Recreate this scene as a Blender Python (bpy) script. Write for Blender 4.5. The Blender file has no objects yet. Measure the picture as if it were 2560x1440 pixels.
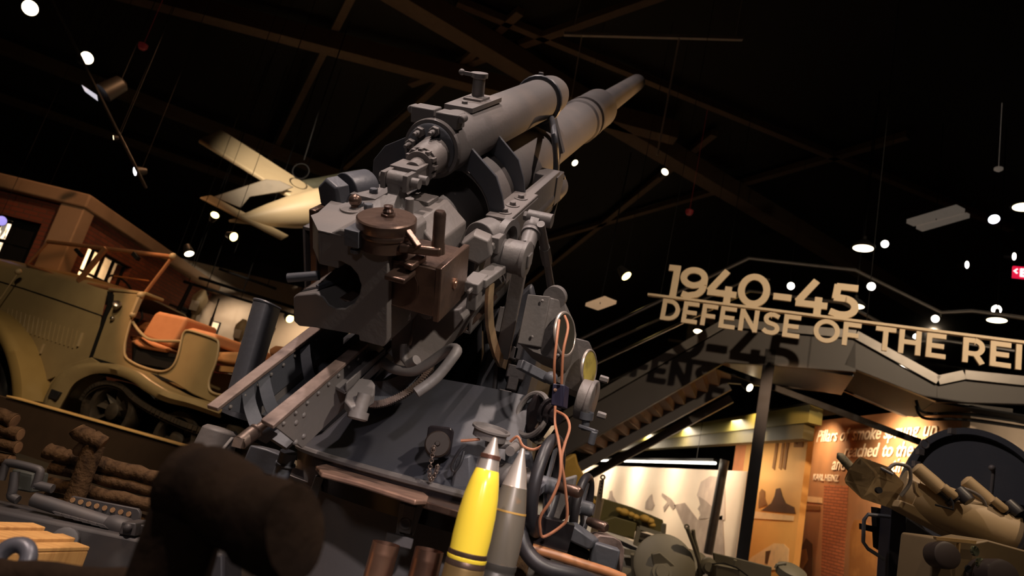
import bpy, math, random
from mathutils import Vector as V, Matrix
random.seed(7)
SC = bpy.context.scene
# ---------------------------------------------------------------- camera (24 mm, crouching, tilted frame)
FPX = 1700.0
PITCH, ROLL = math.radians(14.6), math.radians(13.6)
EYE = V((0, 0, 1.0))
FW = V((0, math.cos(PITCH), math.sin(PITCH)))
_U0 = V((0, -math.sin(PITCH), math.cos(PITCH)))
CR = V((1, 0, 0)) * math.cos(ROLL) + _U0 * math.sin(ROLL)
CU = V((-1, 0, 0)) * math.sin(ROLL) + _U0 * math.cos(ROLL)
cd = bpy.data.cameras.new('camera'); cam = bpy.data.objects.new('camera', cd)
SC.collection.objects.link(cam); SC.camera = cam
m = Matrix.Identity(4)
for i in range(3):
    m[i][0], m[i][1], m[i][2], m[i][3] = CR[i], CU[i], -FW[i], EYE[i]
cam.matrix_world = m
cd.sensor_width = 36.0; cd.lens = FPX / 2560 * 36.0; cd.clip_start = 0.02; cd.clip_end = 200
cd.dof.use_dof = True; cd.dof.focus_distance = 2.5; cd.dof.aperture_fstop = 3.2
# ---------------------------------------------------------------- world and exposure
w = bpy.data.worlds.new('world'); SC.world = w; w.use_nodes = True
w.node_tree.nodes['Background'].inputs[0].default_value = (1.0, .72, .5, 1)
w.node_tree.nodes['Background'].inputs[1].default_value = 0.004
SC.view_settings.view_transform = 'Standard'; SC.view_settings.look = 'None'
SC.view_settings.gamma = 1; SC.view_settings.exposure = 0.0; SC.view_settings.use_curve_mapping = False

def spot(name, loc, aim, power, color, size=60, blend=.5, radius=.06):
    d = bpy.data.lights.new(name, 'SPOT'); d.energy = power; d.color = color
    d.spot_size = math.radians(size); d.spot_blend = blend; d.shadow_soft_size = radius
    o = bpy.data.objects.new(name, d); SC.collection.objects.link(o)
    o.location = loc; o.rotation_euler = (V(aim) - V(loc)).to_track_quat('-Z', 'Y').to_euler()
    return o
WARM, NEU, AMB = (1, .70, .42), (1, .84, .76), (1, .56, .24)
# hall track spots and added unseen lamps that brighten gun, vehicle, walls and exhibits
spot('key_spot', (1.6, 1.3, 7.2), (-.2, 2.7, 1.4), 800, (1, .80, .70), 46, .6, .07)
spot('fill_spot', (-2.0, -.5, 6.3), (-.35, 2.05, 1.1), 1100, (1, .80, .70), 30, .6, .08)
spot('low_fill', (-.9, -3.4, 2.6), (-.2, 2.4, 1.4), 85, (1, .88, .86), 40, .8, .2)  # added fill for the dim rear face of the breech
spot('gun_spot', (-2.2, 2.2, 7.6), (.3, 4.2, 2.9), 850, (1, .82, .76), 60, .6, .08)
spot('barrel_spot', (3.6, 5.4, 2.2), (0.7, 4.4, 3.4), 480, AMB, 60, .6, .08)
spot('shell_spot', (1.5, -.7, 3.4), (.12, 1.7, .85), 420, (1, .84, .70), 36, .7, .06)
spot('vehicle_spot', (-3.4, 2.6, 5.6), (-5.2, 7.8, 1.4), 420, (1, .76, .48), 66, .7, .1)
spot('seat_spot', (-5.9, 6.4, 5.0), (-3.9, 8.4, 1.85), 620, (1, .52, .25), 22, .5, .05)
spot('hood_spot', (-5.6, 10.6, 5.5), (-5.2, 8.6, 2.1), 160, (1, .48, .22), 60, .6, .05)
spot('brick_spot', (-4.6, 8.2, 6.2), (-7.6, 11.8, 2.8), 330, (1, .50, .24), 60, .8, .08)
spot('bomb_spot', (-3.4, 8.6, 6.4), (-4.8, 13.2, 5.35), 1700, (1, .80, .58), 42, 1.0, .05)
spot('sign_spot', (4.2, 2.6, 5.6), (4.4, 8.3, 3.6), 900, (1, .76, .52), 62, .6, .05)
spot('quote_spot', (5.3, 9.6, 2.85), (6.0, 9.65, 2.45), 240, (1, .72, .42), 120, .9, .03)
spot('quote_wash', (3.2, 8.2, 2.9), (6.0, 10.8, 1.8), 240, (1, .62, .34), 70, .9, .05)
spot('finder_spot', (3.1, 1.5, 5.0), (2.5, 3.5, 1.2), 360, (1, .74, .50), 40, .6, .05)
spot('wood_spot', (-1.6, 1.7, 4.2), (-1.75, 3.4, .4), 150, (1, .64, .34), 50, .7, .06)
spot('crate_spot', (-1.7, 1.0, 3.0), (-1.0, 1.6, .5), 22, (1, .55, .22), 40, .7, .04)
spot('mid_spot', (3.0, 4.6, 4.6), (1.9, 6.6, .7), 420, (1, .72, .46), 50, .7, .06)
spot('edge_spot', (-3.9, 4.6, 5.4), (-4.3, 8.0, .8), 420, (1, .72, .42), 44, .8, .05)  # added, like the lamps below, to brighten dim parts
spot('end_wall_spot', (7.6, 6.6, 2.5), (7.2, 8.4, 2.75), 130, (1, .78, .55), 80, .9, .05)
spot('quote_left_spot', (5.45, 11.7, 2.95), (6.0, 11.8, 2.5), 80, (1, .70, .40), 110, .9, .03)
spot('display_spot', (-5.0, 12.4, 4.4), (-6.1, 15.2, 2.8), 170, (1, .66, .38), 44, .8, .05)
spot('drum_spot', (.5, -1.5, 2.3), (-.22, 2.3, .55), 230, (1, .86, .86), 17, .6, .05)
spot('finder_left_spot', (.9, .4, 3.8), (2.15, 3.5, 1.35), 90, (1, .74, .48), 20, .7, .05)
spot('roof_glow', (-1.0, 9.0, 5.0), (-2.5, 14, 9.2), 14, (1, .5, .25), 120, 1, .1)

# ---------------------------------------------------------------- measuring helpers
def ray(x, y): return FW + CR * ((x - 1280) / FPX) + CU * ((720 - y) / FPX)
def PD(x, y, d): return EYE + ray(x, y) * d
def PY(x, y, yy): v = ray(x, y); return EYE + v * (yy / v.y)
def PX(x, y, xx): v = ray(x, y); return EYE + v * (xx / v.x)
def PZ(x, y, zz): v = ray(x, y); return EYE + v * ((zz - EYE.z) / v.z)

class Fr:
    """a local frame: fr(x,y,z) gives a world point; fr.at(px,py,y=..) the local point seen at a pixel on a local plane"""
    def __init__(s, O, X, Y, Z): s.O, s.X, s.Y, s.Z = V(O), V(X), V(Y), V(Z)
    def __call__(s, x, y=None, z=None):
        if y is None: x, y, z = x
        return s.O + s.X * x + s.Y * y + s.Z * z
    def at(s, px, py, **k):
        (a, v), = k.items(); n = {'x': s.X, 'y': s.Y, 'z': s.Z}[a]
        r = ray(px, py); t = ((s.O + n * v) - EYE).dot(n) / r.dot(n)
        q = EYE + r * t - s.O
        return (q.dot(s.X), q.dot(s.Y), q.dot(s.Z))
W = Fr((0, 0, 0), (1, 0, 0), (0, 1, 0), (0, 0, 1))
# gun frame: x right, y along the bore, z up, origin at the middle of the breech rear face
gA = ray(1900, -10).normalized(); gR = gA.cross(V((0, 0, 1))).normalized(); gU = gR.cross(gA)
_k = math.radians(4.5)
gR, gU = gR * math.cos(_k) - gU * math.sin(_k), gU * math.cos(_k) + gR * math.sin(_k)
G = Fr(PD(845, 713, 1.9), gR, gA, gU)
# frame turned 22.5 degrees: half-track, platform, stair and sign all follow it
TX, TY = V((.9239, -.3827, 0)), V((.3827, .9239, 0))

# ---------------------------------------------------------------- mesh builder
OFF = {}
class M:
    def __init__(s, fr=W): s.fr = fr; s.v = []; s.f = []
    def _p(s, pts): i = len(s.v); s.v += [s.fr(p) for p in pts]; return i
    def box(s, a, b):
        (x0, y0, z0), (x1, y1, z1) = a, b
        i = s._p([(x, y, z) for z in (z0, z1) for (x, y) in ((x0, y0), (x1, y0), (x1, y1), (x0, y1))])
        s.f += [(i, i+3, i+2, i+1), (i+4, i+5, i+6, i+7)] + [(i+k, i+(k+1) % 4, i+4+(k+1) % 4, i+4+k) for k in range(4)]
        return s
    def prism(s, pts, ext):
        pts = [V(p) for p in pts]; e = V(ext); n = len(pts)
        i = s._p(pts + [p + e for p in pts])
        s.f += [tuple(range(i, i+n))[::-1], tuple(range(i+n, i+2*n))] + [(i+k, i+(k+1) % n, i+n+(k+1) % n, i+n+k) for k in range(n)]
        return s
    def plate(s, pix, ext, **plane):       # outline read off the photograph on a plane of the frame, given its own thickness
        return s.prism([s.fr.at(px, py, **plane) for px, py in pix], ext)
    def rings(s, rs, closed=False, caps=True):
        n = len(rs[0]); idx = [s._p(r) for r in rs]
        pairs = list(zip(idx, idx[1:])) + ([(idx[-1], idx[0])] if closed else [])
        for a, b in pairs:
            s.f += [(a+k, a+(k+1) % n, b+(k+1) % n, b+k) for k in range(n)]
        if caps and not closed:
            s.f += [tuple(range(idx[0], idx[0]+n))[::-1], tuple(range(idx[-1], idx[-1]+n))]
        return s
    def lathe(s, p0, d, prof, n=32, caps=True):     # prof: (distance along d, radius)
        p0 = V(p0); d = V(d).normalized()
        a = d.orthogonal().normalized(); b = d.cross(a)
        rs = [[p0 + d * t + (a * math.cos(k*2*math.pi/n) + b * math.sin(k*2*math.pi/n)) * max(r, 1e-4) for k in range(n)] for t, r in prof]
        return s.rings(rs, caps=caps)
    def cyl(s, p0, p1, r0, r1=None, n=20):
        p0, p1 = V(p0), V(p1)
        return s.lathe(p0, p1 - p0, [(0, r0), ((p1-p0).length, r0 if r1 is None else r1)], n)
    def tube(s, pts, r, n=10, closed=False, sub=0):
        pts = [V(p) for p in pts]
        if sub: pts = spline(pts, sub, closed)
        rs = []; a = None; N = len(pts)
        for i, p in enumerate(pts):
            q0 = pts[(i-1) % N] if (closed or i) else p; q1 = pts[(i+1) % N] if (closed or i < N-1) else p
            t = (q1 - q0).normalized()
            a = t.orthogonal().normalized() if a is None else (a - t * a.dot(t)).normalized()
            b = t.cross(a); rr = r[i] if isinstance(r, (list, tuple)) else r
            rs.append([p + (a * math.cos(k*2*math.pi/n) + b * math.sin(k*2*math.pi/n)) * rr for k in range(n)])
        return s.rings(rs, closed=closed)
    def bar(s, p0, p1, w, h, up=(0, 0, 1)):          # rectangular bar between two points
        p0, p1 = V(p0), V(p1); d = (p1-p0).normalized(); u = V(up); x = d.cross(u).normalized(); u = x.cross(d)
        c = [x*w/2 + u*h/2, -x*w/2 + u*h/2, -x*w/2 - u*h/2, x*w/2 - u*h/2]
        return s.rings([[p0 + q for q in c], [p1 + q for q in c]])
    def sph(s, c, r, n=16, sz=1.0):
        return s.lathe(V(c) - V((0, 0, r*sz)), (0, 0, 1), [(r*sz*(1-math.cos(k*math.pi/10)), r*math.sin(k*math.pi/10)) for k in range(11)], n)
    def torus(s, c, axis, R, r, n=36, m_=10):
        d = V(axis).normalized(); a = d.orthogonal().normalized(); b = d.cross(a); c = V(c)
        return s.tube([c + (a*math.cos(k*2*math.pi/n) + b*math.sin(k*2*math.pi/n))*R for k in range(n)], r, m_, True)
    def hexnut(s, p, d, r, h, n=6): return s.lathe(p, d, [(0, r), (h*.85, r), (h, r*.86)], n)
    def rivet(s, p, d, r): return s.lathe(p, d, [(0, r), (r*.5, r*.85), (r*.8, r*.4), (r*.85, 0)], 8)
    def sheet(s, grid, th):                          # grid[i][j] of points, thickened along its normals
        g = [[V(p) for p in row] for row in grid]; R, C_ = len(g), len(g[0])
        top, bot = [], []
        for i in range(R):
            for j in range(C_):
                du = g[min(i+1, R-1)][j] - g[max(i-1, 0)][j]; dv = g[i][min(j+1, C_-1)] - g[i][max(j-1, 0)]
                nn = du.cross(dv); nn = nn.normalized() if nn.length > 1e-9 else V((0, 0, 1))
                top.append(g[i][j] + nn*th/2); bot.append(g[i][j] - nn*th/2)
        a = s._p(top); b = s._p(bot)
        for i in range(R-1):
            for j in range(C_-1):
                q = [i*C_+j, i*C_+j+1, (i+1)*C_+j+1, (i+1)*C_+j]
                s.f.append(tuple(a+k for k in q)); s.f.append(tuple(b+k for k in q[::-1]))
        rim = [(0, j) for j in range(C_)] + [(i, C_-1) for i in range(1, R)] + [(R-1, j) for j in range(C_-2, -1, -1)] + [(i, 0) for i in range(R-2, 0, -1)]
        rim = [i*C_+j for i, j in rim]
        for k in range(len(rim)):
            p, q = rim[k], rim[(k+1) % len(rim)]; s.f.append((a+q, a+p, b+p, b+q))
        return s
    def build(s, name, mat, parent=None, label=None, cat=None, group=None, kind=None, bevel=0, seg=2, smooth=40):
        me = bpy.data.meshes.new(name)
        if parent is not None: off = OFF[parent.name]
        else:
            lo = [min(v[k] for v in s.v) for k in range(3)]; hi = [max(v[k] for v in s.v) for k in range(3)]
            off = V(((lo[0]+hi[0])/2, (lo[1]+hi[1])/2, lo[2]))
        me.from_pydata([tuple(v - off) for v in s.v], [], s.f)
        import bmesh
        bm = bmesh.new(); bm.from_mesh(me); bmesh.ops.recalc_face_normals(bm, faces=bm.faces); bm.to_mesh(me); bm.free()
        me.materials.append(mat)
        if smooth: me.polygons.foreach_set('use_smooth', [True]*len(me.polygons)); me.set_sharp_from_angle(angle=math.radians(smooth))
        o = bpy.data.objects.new(name, me); SC.collection.objects.link(o); OFF[o.name] = off
        if parent is not None: o.parent = parent
        else: o.location = off
        if bevel:
            b = o.modifiers.new('bevel', 'BEVEL'); b.width = bevel; b.segments = seg; b.limit_method = 'ANGLE'; b.angle_limit = math.radians(40)
        return tag(o, label, cat, group, kind)
def spline(pts, sub, closed=False):
    N = len(pts); out = []
    for i in range(N if closed else N-1):
        p0 = pts[(i-1) % N] if (closed or i) else pts[0]; p1, p2 = pts[i], pts[(i+1) % N]
        p3 = pts[(i+2) % N] if (closed or i+2 < N) else pts[-1]
        for k in range(sub):
            t = k/sub
            out.append(.5*((2*p1) + (p2-p0)*t + (2*p0-5*p1+4*p2-p3)*t*t + (3*p1-p0-3*p2+p3)*t**3))
    if not closed: out.append(pts[-1])
    return out
def tag(o, label=None, cat=None, group=None, kind=None):
    for k, v in (('label', label), ('category', cat), ('group', group), ('kind', kind)):
        if v: o[k] = v
    return o
def thing(name, loc, label, cat, group=None):
    o = bpy.data.objects.new(name, None); o.empty_display_size = .1; SC.collection.objects.link(o)
    o.location = loc; OFF[o.name] = V(loc)
    return tag(o, label, cat, group)

# ---------------------------------------------------------------- materials
def mat(name, c, rough=.5, metal=0, c2=None, scale=6, amt=.5, bump=0, bscale=40, stretch=(1, 1, 1), emit=0, spec=.5, lo=.45, hi=.7):
    mt = bpy.data.materials.new(name); mt.use_nodes = True; nt = mt.node_tree; b = nt.nodes['Principled BSDF']
    b.inputs['Base Color'].default_value = (*c, 1); b.inputs['Roughness'].default_value = rough; b.inputs['Metallic'].default_value = metal
    b.inputs['Specular IOR Level'].default_value = spec
    tc = nt.nodes.new('ShaderNodeTexCoord'); mp = nt.nodes.new('ShaderNodeMapping'); mp.inputs['Scale'].default_value = stretch
    nt.links.new(tc.outputs['Object'], mp.inputs[0])
    c2 = c2 or tuple(x*.72 for x in c)
    no = nt.nodes.new('ShaderNodeTexNoise'); no.inputs['Scale'].default_value = scale; no.inputs['Detail'].default_value = 6
    nt.links.new(mp.outputs[0], no.inputs['Vector'])
    cr = nt.nodes.new('ShaderNodeValToRGB'); cr.color_ramp.elements[0].position = lo; cr.color_ramp.elements[1].position = hi
    cr.color_ramp.elements[0].color = (*c, 1); cr.color_ramp.elements[1].color = (*[c[i]*(1-amt)+c2[i]*amt for i in range(3)], 1)
    nt.links.new(no.outputs[0], cr.inputs[0]); nt.links.new(cr.outputs[0], b.inputs['Base Color'])
    if bump:
        n2 = nt.nodes.new('ShaderNodeTexNoise'); n2.inputs['Scale'].default_value = bscale; n2.inputs['Detail'].default_value = 5
        nt.links.new(mp.outputs[0], n2.inputs['Vector'])
        bp = nt.nodes.new('ShaderNodeBump'); bp.inputs['Strength'].default_value = bump; bp.inputs['Distance'].default_value = .01
        nt.links.new(n2.outputs[0], bp.inputs['Height']); nt.links.new(bp.outputs[0], b.inputs['Normal'])
    if emit:
        b.inputs['Emission Color'].default_value = (*c, 1); b.inputs['Emission Strength'].default_value = emit
    return mt
def glow(name, c, s): return mat(name, c, emit=s, amt=0)
def glass(name, tint=(1, 1, 1), rough=.02):
    mt = bpy.data.materials.new(name); mt.use_nodes = True; nt = mt.node_tree
    nt.nodes.remove(nt.nodes['Principled BSDF'])
    t = nt.nodes.new('ShaderNodeBsdfTransparent'); t.inputs[0].default_value = (*tint, 1)
    g = nt.nodes.new('ShaderNodeBsdfGlossy'); g.inputs['Roughness'].default_value = rough
    mx = nt.nodes.new('ShaderNodeMixShader'); mx.inputs[0].default_value = .05; nt.links.new(t.outputs[0], mx.inputs[1]); nt.links.new(g.outputs[0], mx.inputs[2])
    nt.links.new(mx.outputs[0], nt.nodes['Material Output'].inputs[0]); return mt
def brick(name, axis, c1, c2, mortar, bw=.24, bh=.075):
    mt = mat(name, c1, .85); nt = mt.node_tree; b = nt.nodes['Principled BSDF']
    tc = nt.nodes.new('ShaderNodeTexCoord'); sp = nt.nodes.new('ShaderNodeSeparateXYZ'); cb = nt.nodes.new('ShaderNodeCombineXYZ')
    nt.links.new(tc.outputs['Object'], sp.inputs[0]); nt.links.new(sp.outputs[axis], cb.inputs[0]); nt.links.new(sp.outputs['Z'], cb.inputs[1])
    bt = nt.nodes.new('ShaderNodeTexBrick'); bt.inputs['Scale'].default_value = 1; bt.inputs['Brick Width'].default_value = bw; bt.inputs['Row Height'].default_value = bh
    bt.inputs['Mortar Size'].default_value = .008
    for k, c in (('Color1', c1), ('Color2', c2), ('Mortar', mortar)): bt.inputs[k].default_value = (*c, 1)
    nt.links.new(cb.outputs[0], bt.inputs['Vector']); nt.links.new(bt.outputs[0], b.inputs['Base Color'])
    return mt
GUN = mat('gun_grey_paint', (.142, .131, .128), .5, .0, (.20, .17, .155), 5, .55, .12, 60)
GUND = mat('gun_dark_grey', (.075, .08, .095), .45, .0, (.10, .10, .11), 5, .5, .1, 60)
CHAN = mat('worn_steel', (.16, .12, .10), .38, .6, (.30, .20, .15), 18, .8, .1, 60)
BRN = mat('browned_steel', (.17, .11, .085), .32, .75, (.08, .055, .05), 14, .8, .1, 50)
RAIL = mat('worn_rail', (.24, .175, .15), .5, .2, (.08, .055, .048), 14, .9, .15, 60, (1, 1, 1))
BLACK = mat('black_enamel', (.016, .014, .016), .18, 0, (.03, .02, .02), 20, .5, spec=.35)
BLK = mat('matt_black', (.010, .010, .011), .75, spec=.15)
RUBBER = mat('black_rubber', (.02, .02, .024), .42, 0, (.04, .03, .03), 8, .5)
BRASS = mat('worn_brass', (.52, .37, .22), .4, .45, (.16, .11, .08), 12, .7)
COPPER = mat('copper_casing', (.50, .29, .20), .3, .85, (.25, .12, .08), 8, .7)
GOLDB = mat('brass_casing', (.42, .28, .12), .3, .7, (.24, .15, .07), 9, .7)
YEL = mat('yellow_paint', (.92, .70, .06), .22, 0, (.84, .60, .05), 4, .4)
SHG = mat('worn_olive_grey', (.15, .13, .105), .35, .2, (.26, .15, .08), 16, .7, lo=.58, hi=.66)
ALU = mat('bare_aluminium', (.60, .53, .48), .3, .6, (.42, .34, .3), 14, .5)
WIRE = mat('orange_wire', (.42, .17, .09), .5)
SAND = mat('sand_paint', (.31, .235, .125), .3, 0, (.25, .185, .10), 5, .5, .04, 30)
SANDD = mat('sand_beige', (.42, .32, .19), .5, 0, (.36, .26, .15), 5, .5)
LEATH = mat('orange_leather', (.62, .27, .13), .55, 0, (.5, .2, .09), 5, .5, .1, 30)
DARKST = mat('dark_track_steel', (.05, .04, .032), .6, .3, (.09, .065, .045), 12, .7)
BARK = mat('log_bark', (.15, .088, .045), .95, 0, (.035, .02, .013), 22, 1, 1.0, 45, (1, 1, 1), spec=.2)
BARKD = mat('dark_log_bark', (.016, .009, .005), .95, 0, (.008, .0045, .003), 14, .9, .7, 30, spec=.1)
CUT = mat('cut_wood', (.34, .19, .09), .8, 0, (.22, .11, .05), 20, .8)
PINE = mat('pine_planks', (.56, .30, .10), .6, 0, (.40, .19, .06), 6, .8, .1, 30, (1, 12, 1))
STONE = mat('tan_stone', (.36, .24, .15), .85, 0, (.28, .18, .11), 3, .6, .2, 30)
CEIL = mat('black_ceiling', (.012, .009, .007), .9)
BEAM = mat('brown_beam', (.13, .085, .055), .8)
DARKW = mat('black_wall', (.012, .010, .009), .9)
FLOOR = mat('dark_floor', (.035, .028, .022), .6, 0, (.06, .045, .03), 2, .6)
STEEL = mat('bridge_grey_paint', (.075, .066, .062), .5, 0, (.06, .053, .05), 3, .4)
CHROME = mat('brushed_chrome', (.40, .38, .37), .32, 1)
LETTER = mat('cream_letter', (.82, .66, .46), .6, amt=0)
GLASS = glass('clear_glass', (.97, .97, .96))
LAMPW = glow('warm_lamp', (1, .78, .48), 9); LAMPN = glow('neutral_lamp', (1, .9, .78), 9); LAMPC = glow('cool_lamp', (.86, .86, 1), 7); LAMPY = glow('yellow_lamp', (1, .74, .26), 7)
# ================================================================ SETTING
def struct(name, mb, mt, **k): return mb.build(name, mt, kind='structure', **k)
struct('floor', M().box((-24, -8, -.2), (24, 40, 0)), FLOOR)
struct('ceiling', M().box((-24, -8, 9.3), (24, 40, 9.5)), CEIL)
struct('wall_back', M().box((-24, 40, 0), (24, 40.2, 9.3)), DARKW)
struct('wall_left', M().box((-24.2, -8, 0), (-24, 40, 9.3)), DARKW)
struct('wall_right', M().box((24, -8, 0), (24.2, 40, 9.3)), DARKW)
struct('wall_front', M().box((-24, -8.2, 0), (24, -8, 9.3)), DARKW)
# roof steel: main beams run one way, lighter joists the other
def zpt(px, py, z): p = PZ(px, py, z); return (p.x, p.y, z)
k = 0
for (a, b, ext, wd, hg) in (((0, 115), (520, 315), 9, .28, .35), ((1440, 245), (2100, 640), 6, .45, .4), ((640, 60), (1140, 190), 5, .35, .4), ((20, 250), (420, 390), 5, .5, .15)):
    p, q = V(zpt(*a, 8.8)), V(zpt(*b, 8.8)); d = (q-p).normalized()
    k += 1; struct('trim_%d' % k, M().bar(p - d*ext, q + d*ext, wd, hg), BEAM)
for (a, b, ext) in (((690, 370), (815, 120), 4), ((850, 430), (1130, 180), 3), ((1120, 560), (1300, 440), 4), ((1330, 700), (1640, 450), 3), ((1500, 560), (1950, 430), 3), ((2280, 470), (1500, 150), 3), ((1250, 130), (1560, 20), 3)):
    p, q = V(zpt(*a, 9.1)), V(zpt(*b, 9.1)); d = (q-p).normalized()
    k += 1; struct('trim_%d' % k, M().bar(p - d*ext, q + d*ext, .16, .14), BEAM)
# ---- mock brick house at the left: front face y=11, side face x=-7.25
BRX = brick('red_brick_front', 'X', (.22, .055, .03), (.16, .042, .025), (.10, .05, .035))
BRY = brick('red_brick_side', 'Y', (.24, .065, .032), (.17, .045, .025), (.10, .05, .035))
XC = -7.25
fw = M()
for a, b in (((-13, 11, 0), (-11.4, 11.3, 3.5)), ((-11.4, 11, 3.05), (-7.75, 11.3, 3.5)), ((-11.4, 11, 0), (-7.75, 11.3, 1.55)), ((-7.75, 11, 0), (XC-.05, 11.3, 3.5))): fw.box(a, b)
struct('wall_brick_front', fw, BRX)
sw = M()
for a, b in (((XC-.3, 11.3, 0), (XC, 11.6, 3.5)), ((XC-.3, 11.6, 3.02), (XC, 13.1, 3.5)), ((XC-.3, 11.6, 0), (XC, 13.1, 1.35)), ((XC-.3, 13.1, 0), (XC, 15.6, 3.5)), ((XC-.3, 15.6, 2.9), (XC, 16.9, 3.5))): sw.box(a, b)
struct('wall_brick_side', sw, BRY)
struct('wall_house_back', M().box((-13, 16.6, 0), (XC-.3, 16.9, 3.5)), DARKW)
struct('trim_21', M().box((XC-.28, 10.9, 0), (XC+.12, 11.22, 3.5)), STONE, bevel=.02)
cop = M().prism([(-13, 10.85, 3.45), (XC+.16, 10.85, 3.45), (XC+.16, 16.9, 3.45), (XC-.34, 16.9, 3.45), (XC-.34, 11.34, 3.45), (-13, 11.34, 3.45)], (0, 0, .24))
struct('trim_22', cop, STONE, bevel=.03)
struct('trim_23', M().box((XC-.3, 11.5, 1.25), (XC+.08, 13.2, 1.38)), STONE, bevel=.01)
struct('trim_24', M().box((-11.4, 10.92, 1.45), (-7.65, 11.3, 1.57)), STONE, bevel=.01)
# windows of the brick house: dark frames with bars
wf = M()
for x in (-11.4, -10.2, -9.05, -8.55, -8.2, -7.83): wf.box((x, 11.12, 1.55), (x+.06, 11.18, 3.05))
for z in (1.55, 2.62, 3.0): wf.box((-11.4, 11.11, z), (-7.75, 11.19, z+.05))
wf.box((-8.3, 11.13, 1.57), (-7.8, 11.17, 3.02))
struct('window_1', wf, BLK)
wf = M()
for y in (11.6, 11.95, 12.3, 12.65, 13.04): wf.box((XC-.16, y, 1.38), (XC-.11, y+.035, 3.02))
for z in (1.36, 1.9, 2.55, 2.98): wf.box((XC-.16, 11.6, z), (XC-.1, 13.1, z+.035))
struct('window_2', wf, BLK)
GRAPH = mat('winter_forest_photo', (.72, .66, .55), .8, 0, (.03, .03, .03), 5, 1, lo=.44, hi=.56, stretch=(3, 1, .8))
GRAPH2 = mat('pale_ruin_photo', (.85, .78, .66), .8, 0, (.40, .36, .3), 3, .6, stretch=(1, 1.5, 1))
M().box((-12.2, 12.6, 1.0), (-8.75, 12.64, 3.2)).build('forest_photo_panel', GRAPH, None, 'black and white winter forest photo seen through front window of brick house', 'photo panel')
M().box((-8.6, 12.3, .9), (-8.56, 15.8, 3.3)).build('ruin_photo_panel', GRAPH2, None, 'brightly lit pale photo panel behind the side window of brick house', 'photo panel')
spot('ruin_panel_fill', (-8.0, 12.9, 3.3), (-8.57, 13.9, 2.3), 420, (1, .8, .55), 110, .8, .05)  # unseen lamp added to brighten the ruin panel
spot('forest_panel_fill', (-9.8, 11.7, 3.3), (-9.6, 12.6, 2.4), 200, (1, .82, .6), 110, .8, .05)  # unseen lamp added to brighten the forest panel
# ---- back display room
BACKW = mat('taupe_wall', (.30, .25, .20), .85, amt=.2)
struct('wall_back_room', M().box((-9.5, 17, 0), (1.5, 17.25, 4.15)), BACKW)
struct('wall_back_return', M().box((-7.2, 16.3, 0), (-7.06, 17.0, 3.2)), BACKW)
spot('room_wash', (-6.6, 16.1, 3.35), (-6.5, 17, 2.6), 85, (1, .74, .50), 110, .9, .05)
spot('room_wash_right', (-4.7, 15.9, 3.2), (-4.6, 17, 2.6), 150, (1, .72, .46), 115, .9, .05)
for i, (a, b, r) in enumerate((((415, 668), (800, 790), .035), ((415, 690), (790, 805), .03), ((548, 672), (690, 722), .03))):
    p, q = PY(*a, 15.6 - .3*i), PY(*b, 15.6 - .3*i)
    mb = M().cyl(p, q, r); d = (q-p)
    for t in (.15, .5, .85): mb.cyl(p + d*t, V(((p+d*t).x, (p+d*t).y, 9.3)), .008, n=6)
    mb.build('lighting_pipe', BLK, None, ('upper long black lighting pipe in front of the taupe wall', 'lower long black lighting pipe below another, before taupe wall', 'short black lighting pipe highest on the taupe wall at the back')[i], 'pipe')
# ---- exhibit walls on the right, all parallel to the hall
def mural_mat(name, cols, s, stretch, bump=0):
    mt = mat(name, cols[0], .75, 0, cols[1], s, 1, stretch=stretch, lo=.4, hi=.75); return mt
MUR = mural_mat('snow_mural', ((.88, .72, .56), (.70, .53, .40)), .55, (1, .5, 1.4))
struct('wall_mural', M().box((4.5, 11.4, 0), (4.62, 30, 1.87)), MUR)
mu = Fr((4.5, 0, 0), (0, -1, 0), (1, 0, 0), (0, 0, 1))        # drawn figures on the mural lie on this plane
def mural_shape(name, pix, mt, parent, th=.006):
    return M(mu).prism([mu.at(px, py, y=-.006-th) for px, py in pix], (0, th, 0)).build(name, mt, parent)
MG1, MG2 = mat('mural_grey', (.33, .24, .19), .8, 0, (.50, .38, .30), 2.5, .8), mat('mural_dark', (.30, .22, .175), .8, 0, (.42, .32, .25), 3, .8)
pt = thing('mural_print', (4.49, 14, 0), 'pale wall print of a hooded winter soldier reaching out an arm', 'mural')
mural_shape('coat_print', [(1685, 1262), (1712, 1257), (1745, 1300), (1770, 1300), (1806, 1288), (1812, 1420), (1725, 1420), (1745, 1370), (1722, 1340), (1700, 1295)], MG1, pt)
mural_shape('hood_print', [(1742, 1238), (1752, 1205), (1775, 1190), (1800, 1192), (1812, 1220), (1812, 1300), (1770, 1300), (1748, 1285), (1752, 1262)], mat('mural_pale', (.50, .37, .30), .8, 0, (.66, .51, .40), 3, .8), pt)
mural_shape('face_print', [(1746, 1240), (1765, 1252), (1782, 1268), (1775, 1295), (1745, 1298), (1752, 1285), (1744, 1272), (1750, 1262)], MG2, pt, .012)
mural_shape('hand_print', [(1655, 1232), (1675, 1245), (1680, 1250), (1690, 1265), (1682, 1275), (1672, 1262), (1660, 1280), (1658, 1268), (1668, 1255), (1654, 1240)], MG2, pt)
mural_shape('distant_soldier_print', [(1522, 1243), (1524, 1228), (1530, 1226), (1532, 1240), (1542, 1256), (1543, 1264), (1515, 1254)], MG1, pt)
mural_shape('rider_print', [(1614, 1255), (1624, 1240), (1630, 1235), (1632, 1250), (1636, 1262), (1630, 1275), (1612, 1272)], MG1, pt)
ORP = mural_mat('orange_photo', ((.85, .46, .13), (.52, .22, .05)), 1.6, (1, 1, .8))
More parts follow.
